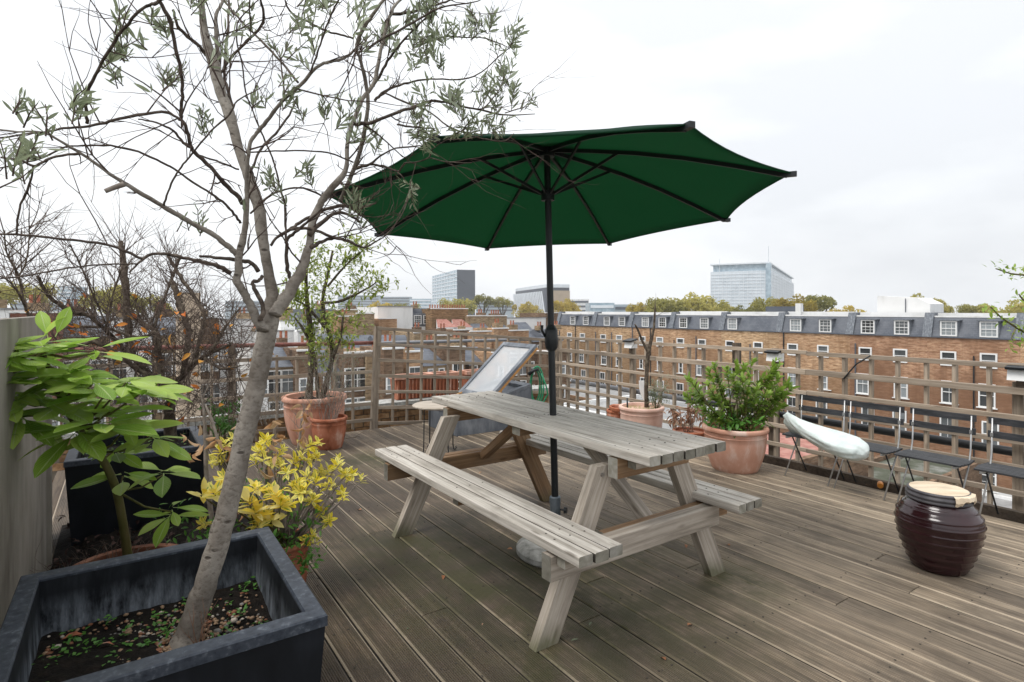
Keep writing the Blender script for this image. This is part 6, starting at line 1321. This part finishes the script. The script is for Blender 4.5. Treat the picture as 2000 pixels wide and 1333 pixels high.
wingrow('far', 548, 742, 622, 9, 64, 72, 20, 36, (-3.6, -6.6), (M_render, M_brickyel, M_render, M_render, M_brick))
wingrow('middle', 500, 1080, 650, 8, 58, 62, 24, 44, (-4.6, -7.4, -10.2), (M_brick, M_brickyel, M_render, M_render, M_brickdark))
wingrow('near', 490, 1085, 684, 9, 42, 48, 28, 52, (-5.2, -7.6), (M_brickdark, M_brickyel, M_brick, M_brickdark, M_render))
lft = [(540, 590, 612, 80, M_render, 'gable', 'white house right of the olive trunk, far behind'), (592, 660, 604, 84, M_render, 'mansard', 'white house with dormers far behind the leafy shrub'), (662, 736, 606, 82, M_brickyel, 'flat', 'yellow brick house left of the white gable house'), (430, 520, 626, 60, M_render, 'flat', 'white house behind the olive trunk'), (380, 428, 622, 58, M_brickdark, 'flat', 'dark brick house behind the bare shrub, nearer the trunk'), (300, 378, 620, 56, M_brickyel, 'gable', 'yellow brick house behind the middle of the bare shrub'), (215, 297, 624, 54, M_render, 'flat', 'white house behind the left of the bare shrub'), (120, 212, 618, 52, M_brickyel, 'gable', 'yellow brick house second from the left edge'), (20, 118, 612, 50, M_brickred, 'flat', 'red brick house behind the board wall'), (-90, 18, 606, 50, M_render, 'flat', 'white house at the left edge above the board wall')]
for x0, x1, yt, Dd, mt, rf, lb in lft: bhouse(lb, x0, x1, yt, Dd, 9, mt, rf, ZG, (-4.2, -7.2), 2, 'houses behind the shrubs', [(R.uniform(.25, .75), 1.2, .7)], extra=M_slate)
bhouse('tall beige chimney-like block behind the bare shrub', 350, 392, 572, 45, 3, plain('beige_render', (.5, .4, .3), .9), 'flat', ZG, (), 1)

# ------------------------------------------------------------------ far towers
def at(x, Y, z=ZG): p = PX(x, HOR, Y); p.z = z; return p
def tower(name, label, xa, xc, xb, ytop, Y, yaw, mats, floors, cols):
    """front corner at xc, left face to xa, right face to xb"""
    c = at(xc, Y); ht = CAMZ + (HOR - ytop) / FPX * Y - ZG
    o = thing(name, label, 'tower', c, yaw)
    ca, sa_ = math.cos(yaw), math.sin(yaw)
    def solve(x, dirx, diry):
        r = (x - 1000) / FPX; return (r * c.y - c.x) / (dirx - r * diry)
    wr = solve(xb, ca, sa_); wl_ = solve(xa, -sa_, ca)
    mb = MB(); mb.box(0, wr, 0, wl_, 0, ht); mb.obj('core', mats[0], o)
    for (n_, w, along) in ((cols[0], wl_, 'y'), (cols[1], wr, 'x')):
        if not n_: continue
        mb = MB(); pb = MB(); fh = ht / floors
        for f in range(floors):
            z0 = f * fh
            if along == 'y': mb.box(-.5, -.05, 0, w, z0, z0 + fh * .22); pb.box(-.2, -.05, 0, w, z0 + fh * .22 + .02, z0 + fh - .02)
            else: mb.box(0, w, -.5, -.05, z0, z0 + fh * .22); pb.box(0, w, -.2, -.05, z0 + fh * .22 + .02, z0 + fh - .02)
        for k in range(n_ + 1):
            q = w * k / n_
            if along == 'y': mb.box(-.62, -.52, max(0, q - .25), min(w, q + .25), 0, ht)
            else: mb.box(max(0, q - .25), min(w, q + .25), -.62, -.52, 0, ht)
        mb.obj('facade_grid', mats[1], o); pb.obj('glazing', mats[2], o)
    return o, wr, wl_, ht
tower('office_tower', 'dark grey tower block with a glazed grid side left of the pole', 845, 893, 928, 527, 420, rad(20), (M_towerdark, M_fins, M_glassblue), 17, (9, 0))
o, wr, wl_, ht = tower('office_tower', 'big pale glass office block beyond the terrace right of the parasol', 1388, 1503, 1550, 528, 520, rad(60), (M_glasstower, M_fins, M_glasstower), 18, (14, 10))
mb = MB(); mb.box(2, wr - 5, 2, wl_ - 2, ht, ht + 6.2); mb.obj('top_storey', M_glassblue, o); mb = MB(); mb.box(-.5, wr - 3, -.5, wl_ + .5, ht + 6.21, ht + 7.4); mb.obj('roof_slab', M_fins, o)
mb = MB(); mb.tube([(1, 1, ht), (1, 1, ht + 22)], .35, 5); mb.tube([(1, wl_ - 8, ht), (1, wl_ - 8, ht + 12)], .3, 5); mb.obj('mast', M_fins, o)
mb = MB(); mb.box(-1.5, 3, -1.5, 3, 0, ht + 6); mb.obj('corner_shaft', M_glassblue, o)
o, wr, wl_, ht = tower('office_block', 'squat office block with slanting blue-grey fins just left of the pole', 1007, 1066, 1112, 562, 380, rad(14), (M_towerdark, M_fins, M_glassblue), 9, (0, 0))
mb = MB()
for k in range(20):
    t = k / 20; mb.bar((-.6, wl_ * t, ht * .4), (-.6, wl_ * (t + .1), ht * .93), .5, .9, Vector((1, 0, 0)))
mb.obj('slanting_fins', M_fins, o); mb = MB(); mb.box(0, wr, -.4, wl_, ht, ht + 2.2); mb.obj('roof_screen', M_fins, o); mb = MB(); mb.box(wr * .25, wr, -1.2, -.41, 0, ht - 2); mb.obj('side_wing', M_tan, o)
g_ = 'pale distant blocks on the skyline'
for k, (x0, x1, yt, Y, mt, lb) in enumerate(((660, 740, 577, 900, M_paleblue, 'long pale distant block behind the leafy shrub'), (745, 800, 580, 820, M_paleblue, 'pale distant block left of the dark tower'), (800, 842, 584, 700, M_glassblue, 'small blue distant block touching the dark tower'), (930, 1004, 590, 700, M_paleblue, 'low pale distant block between dark tower and finned block'), (1152, 1200, 592, 330, M_glassblue, 'greenish glass rooftop block at the terrace end'), (1200, 1300, 595, 340, M_paleblue, 'long low grey rooftop block behind the terrace'), (112, 142, 560, 600, M_glassblue, 'blue distant block behind the bare shrub'), (20, 90, 590, 500, M_paleblue, 'low pale distant block at the far left'), (440, 520, 588, 600, M_paleblue, 'low pale distant block behind the olive trunk'), (1110, 1150, 585, 500, M_render, 'small white distant block right of the pole'))):
    c0, c1 = at(x0, Y), at(x1, Y); o = thing('distant_block', lb, 'building', c0, 0, g_); w = (c1 - c0).x; hh = CAMZ + (HOR - yt) / FPX * Y - ZG
    mb = MB(); mb.box(0, w, 0, 20, 0, hh); mb.obj('wall', mt, o)
    mb = MB()
    for z in range(int(hh - 12) // 4): mb.box(.5, w - .5, -.3, -.02, hh - 3 - z * 4, hh - 1.4 - z * 4)
    if mb.v: mb.obj('window_bands', M_towerdark if mt is not M_glassblue else M_fins, o)

# ------------------------------------------------------------------ distant trees
def crown_mesh(seed, mat, n=3200):
    rr = random.Random(seed); mb = MB(); cl = []
    for k in range(26):
        a = rr.uniform(0, 6.28); q = math.sqrt(rr.random()); cl.append((Vector((q * math.cos(a) * .85, q * math.sin(a) * .85, rr.uniform(-.25, .75) * (1 - .55 * q))), rr.uniform(.16, .32)))
    for k in range(n):
        c, r = rr.choice(cl); d = Vector((rr.gauss(0, 1), rr.gauss(0, 1), rr.gauss(0, 1))).normalized(); p = c + d * r * rr.uniform(.55, 1.05); s = rr.uniform(.03, .065)
        u = Vector((rr.gauss(0, 1), rr.gauss(0, 1), rr.gauss(0, 1))).normalized(); v = u.orthogonal().normalized()
        mb.add([p - u * s, p + v * s * .7, p + u * s, p - v * s * .7], [(0, 1, 2, 3)], [((0, 0), (0, 1), (1, 1), (1, 0))])
    return mb.mesh('crown', mat)
CR = [crown_mesh(k, M_fartree) for k in range(3)] + [crown_mesh(9, M_fartree2), crown_mesh(10, M_fartree2)]
tm = MB(); tm.tube([(0, 0, 0), (.02, 0, .6), (0, .03, 1.1)], [.05, .04, .02], 6)
for k in range(5): tm.tube([(0, 0, .75), (.35 * math.cos(k * 1.3), .35 * math.sin(k * 1.3), 1.15)], [.025, .01], 5)
TMm = tm.mesh('trunk', M_barkdark)
TR = [(890, 578, 74, 250, 0, 'olive green tree in front of the dark tower'), (945, 572, 50, 260, 1, 'green tree right of the dark tower, taller of the pair'), (982, 578, 40, 265, 2, 'green tree right of the dark tower, smaller of the pair'), (1030, 586, 60, 280, 3, 'golden tree in front of the finned block'), (1105, 580, 66, 240, 3, 'golden tree directly right of the pole'), (1300, 576, 90, 170, 0, 'green tree behind the terrace, leftmost of its clump'), (1345, 567, 120, 170, 1, 'broad green tree behind the terrace, tallest of its clump'), (1400, 584, 90, 170, 2, 'low green tree behind the terrace below the glass block'), (1500, 578, 80, 165, 2, 'green tree beside the glass block near the roof box'), (1555, 570, 110, 160, 3, 'golden green tree right of the glass block, tallest there'), (1600, 572, 70, 160, 0, 'green tree left of the white roof hut'), (1650, 596, 80, 165, 4, 'low golden tree left of the white roof hut'), (1790, 570, 100, 150, 1, 'green tree right of the white roof hut'), (1825, 586, 60, 150, 2, 'small green tree right of the white roof hut'), (1905, 590, 60, 150, 0, 'small tree near the right edge, left of its pair'), (1975, 582, 110, 145, 1, 'larger tree at the right edge above the terrace'), (50, 545, 110, 120, 0, 'round olive green tree at the left edge'), (740, 585, 60, 220, 3, 'golden tree behind the leafy shrub'), (795, 588, 60, 230, 0, 'small tree left of the dark tower'), (215, 552, 110, 70, 2, 'larger green tree behind the bare shrub'), (275, 570, 80, 66, 0, 'smaller green tree behind the bare shrub'), (330, 590, 60, 68, 1, 'low green tree behind the right of the bare shrub'), (690, 596, 60, 200, 2, 'green tree low behind the leafy shrub'), (1245, 590, 50, 190, 4, 'small golden tree over the terrace left part'), (1450, 594, 60, 165, 1, 'small green tree in front of the glass block')]
for x, yt, wpx, Y, k, lb in TR:
    r = wpx / 2 / FPX * Y; zt = CAMZ + (HOR - yt) / FPX * Y; base = at(x, Y); o = thing('tree', lb, 'tree', base, R.uniform(0, 6.28), 'trees on the skyline')
    c = bpy.data.objects.new('crown', CR[k]); link(c, o); zc = zt - ZG - .8 * r * 1.05; c.location = (0, 0, zc); c.scale = (r, r, r * 1.05)
    t = bpy.data.objects.new('trunk', TMm); link(t, o); hgt = zc / 1.1; t.scale = (hgt * .5, hgt * .5, hgt)

# ------------------------------------------------------------------ litter on the deck
fl = tpl_mesh('fallen_leaf', leaf_tpl(.032, .018, 4, .5, .3), leafmat('fallen_brown_leaf', [(.20, .075, .03), (.33, .15, .07), (.42, .24, .13)], .7, .1)); fl3 = tpl_mesh('fallen_leaf', leaf_tpl(.036, .011, 4, .3, .1), M_wisp)
for x, y, k, lb in ((866, 1124, 0, 'brown fallen leaf on the deck left of the near bench'), (1001, 1073, 0, 'brown fallen leaf on the deck beside the stone parasol base'), (1340, 1064, 0, 'brown fallen leaf on the deck below the bench support'), (1425, 1066, 0, 'brown fallen leaf just right of the table leg'), (941, 922, 0, 'brown fallen leaf on the deck under the table far end'), (1343, 1222, 0, 'curled brown fallen leaf in the deck foreground'), (1155, 1215, 1, 'pale fallen leaf right of the near table leg, longer one'), (1115, 1252, 1, 'pale fallen leaf at the foot of the near table leg'), (1538, 958, 0, 'brown fallen leaf on the open deck near the chairs'), (706, 996, 0, 'small brown fallen leaf left of the far table leg'), (560, 1010, 0, 'brown fallen leaf beside the yellow shrub'), (1300, 1290, 0, 'brown fallen leaf near the bottom edge')):
    o = bpy.data.objects.new('fallen_leaf', fl if k == 0 else fl3); link(o); o.matrix_world = frame_from(Vector((R.gauss(0, 1), R.gauss(0, 1), .1)), UP + rvec() * .3, FL(x, y, .006)); tag(o, lb, 'leaf', 'fallen leaves on the deck')
mb = MB(); DB = [leaf_tpl(.012, .006, 2, .4, .2), leaf_tpl(.02, .004, 2, .3, .1)]
for k in range(520):
    d_, n_ = R.uniform(.6, 6.1), R.choice((R.uniform(.2, 4.5), R.gauss(.6, .35), R.gauss(4.35, .2)))
    if not (.45 < n_ < 4.6): continue
    mb.cur = R.choices((0, 1, 2), (5, 2, 2))[0]; mb.leaf(R.choice(DB), frame_from(Vector((R.gauss(0, 1), R.gauss(0, 1), 0)), UP + rvec() * .3, W(d_, n_, .003)) @ Matrix.Scale(R.uniform(.5, 1.3), 4))
tag(mb.obj('debris', [M_joint, M_dead, M_wisp]), 'small scraps of leaf and dirt scattered over the deck boards', 'debris', kind='stuff')
mb = MB(); es = []
twig(mb, FL(655, 862, .012), Vector((1, -.1, .12)), .28, .004, 1, .5, 0, es, 5, 2); tag(mb.obj('fallen_twig', M_barkdark, None, True), 'dry dark twig lying on the deck by the rust red pot', 'twig')
print('objects', len(bpy.data.objects))
# air: a thin even haze round everything, the far towers pale through it
hz = MB(); hz.box(-960, 960, -160, 990, -17.6, 66); hzo = hz.obj('haze', None); hzo.data.materials.clear()
hm = bpy.data.materials.new('haze_air'); hm.use_nodes = True; hn, hl = nodes(hm); hn.remove(hn['Principled BSDF'])
pv = hn.new('ShaderNodeVolumePrincipled'); pv.inputs['Color'].default_value = (.96, .98, 1.0, 1); pv.inputs['Density'].default_value = .00035; pv.inputs['Anisotropy'].default_value = .2
hl.new(pv.outputs[0], hn['Material Output'].inputs['Volume']); hzo.data.materials.append(hm); tag(hzo, kind='stuff')
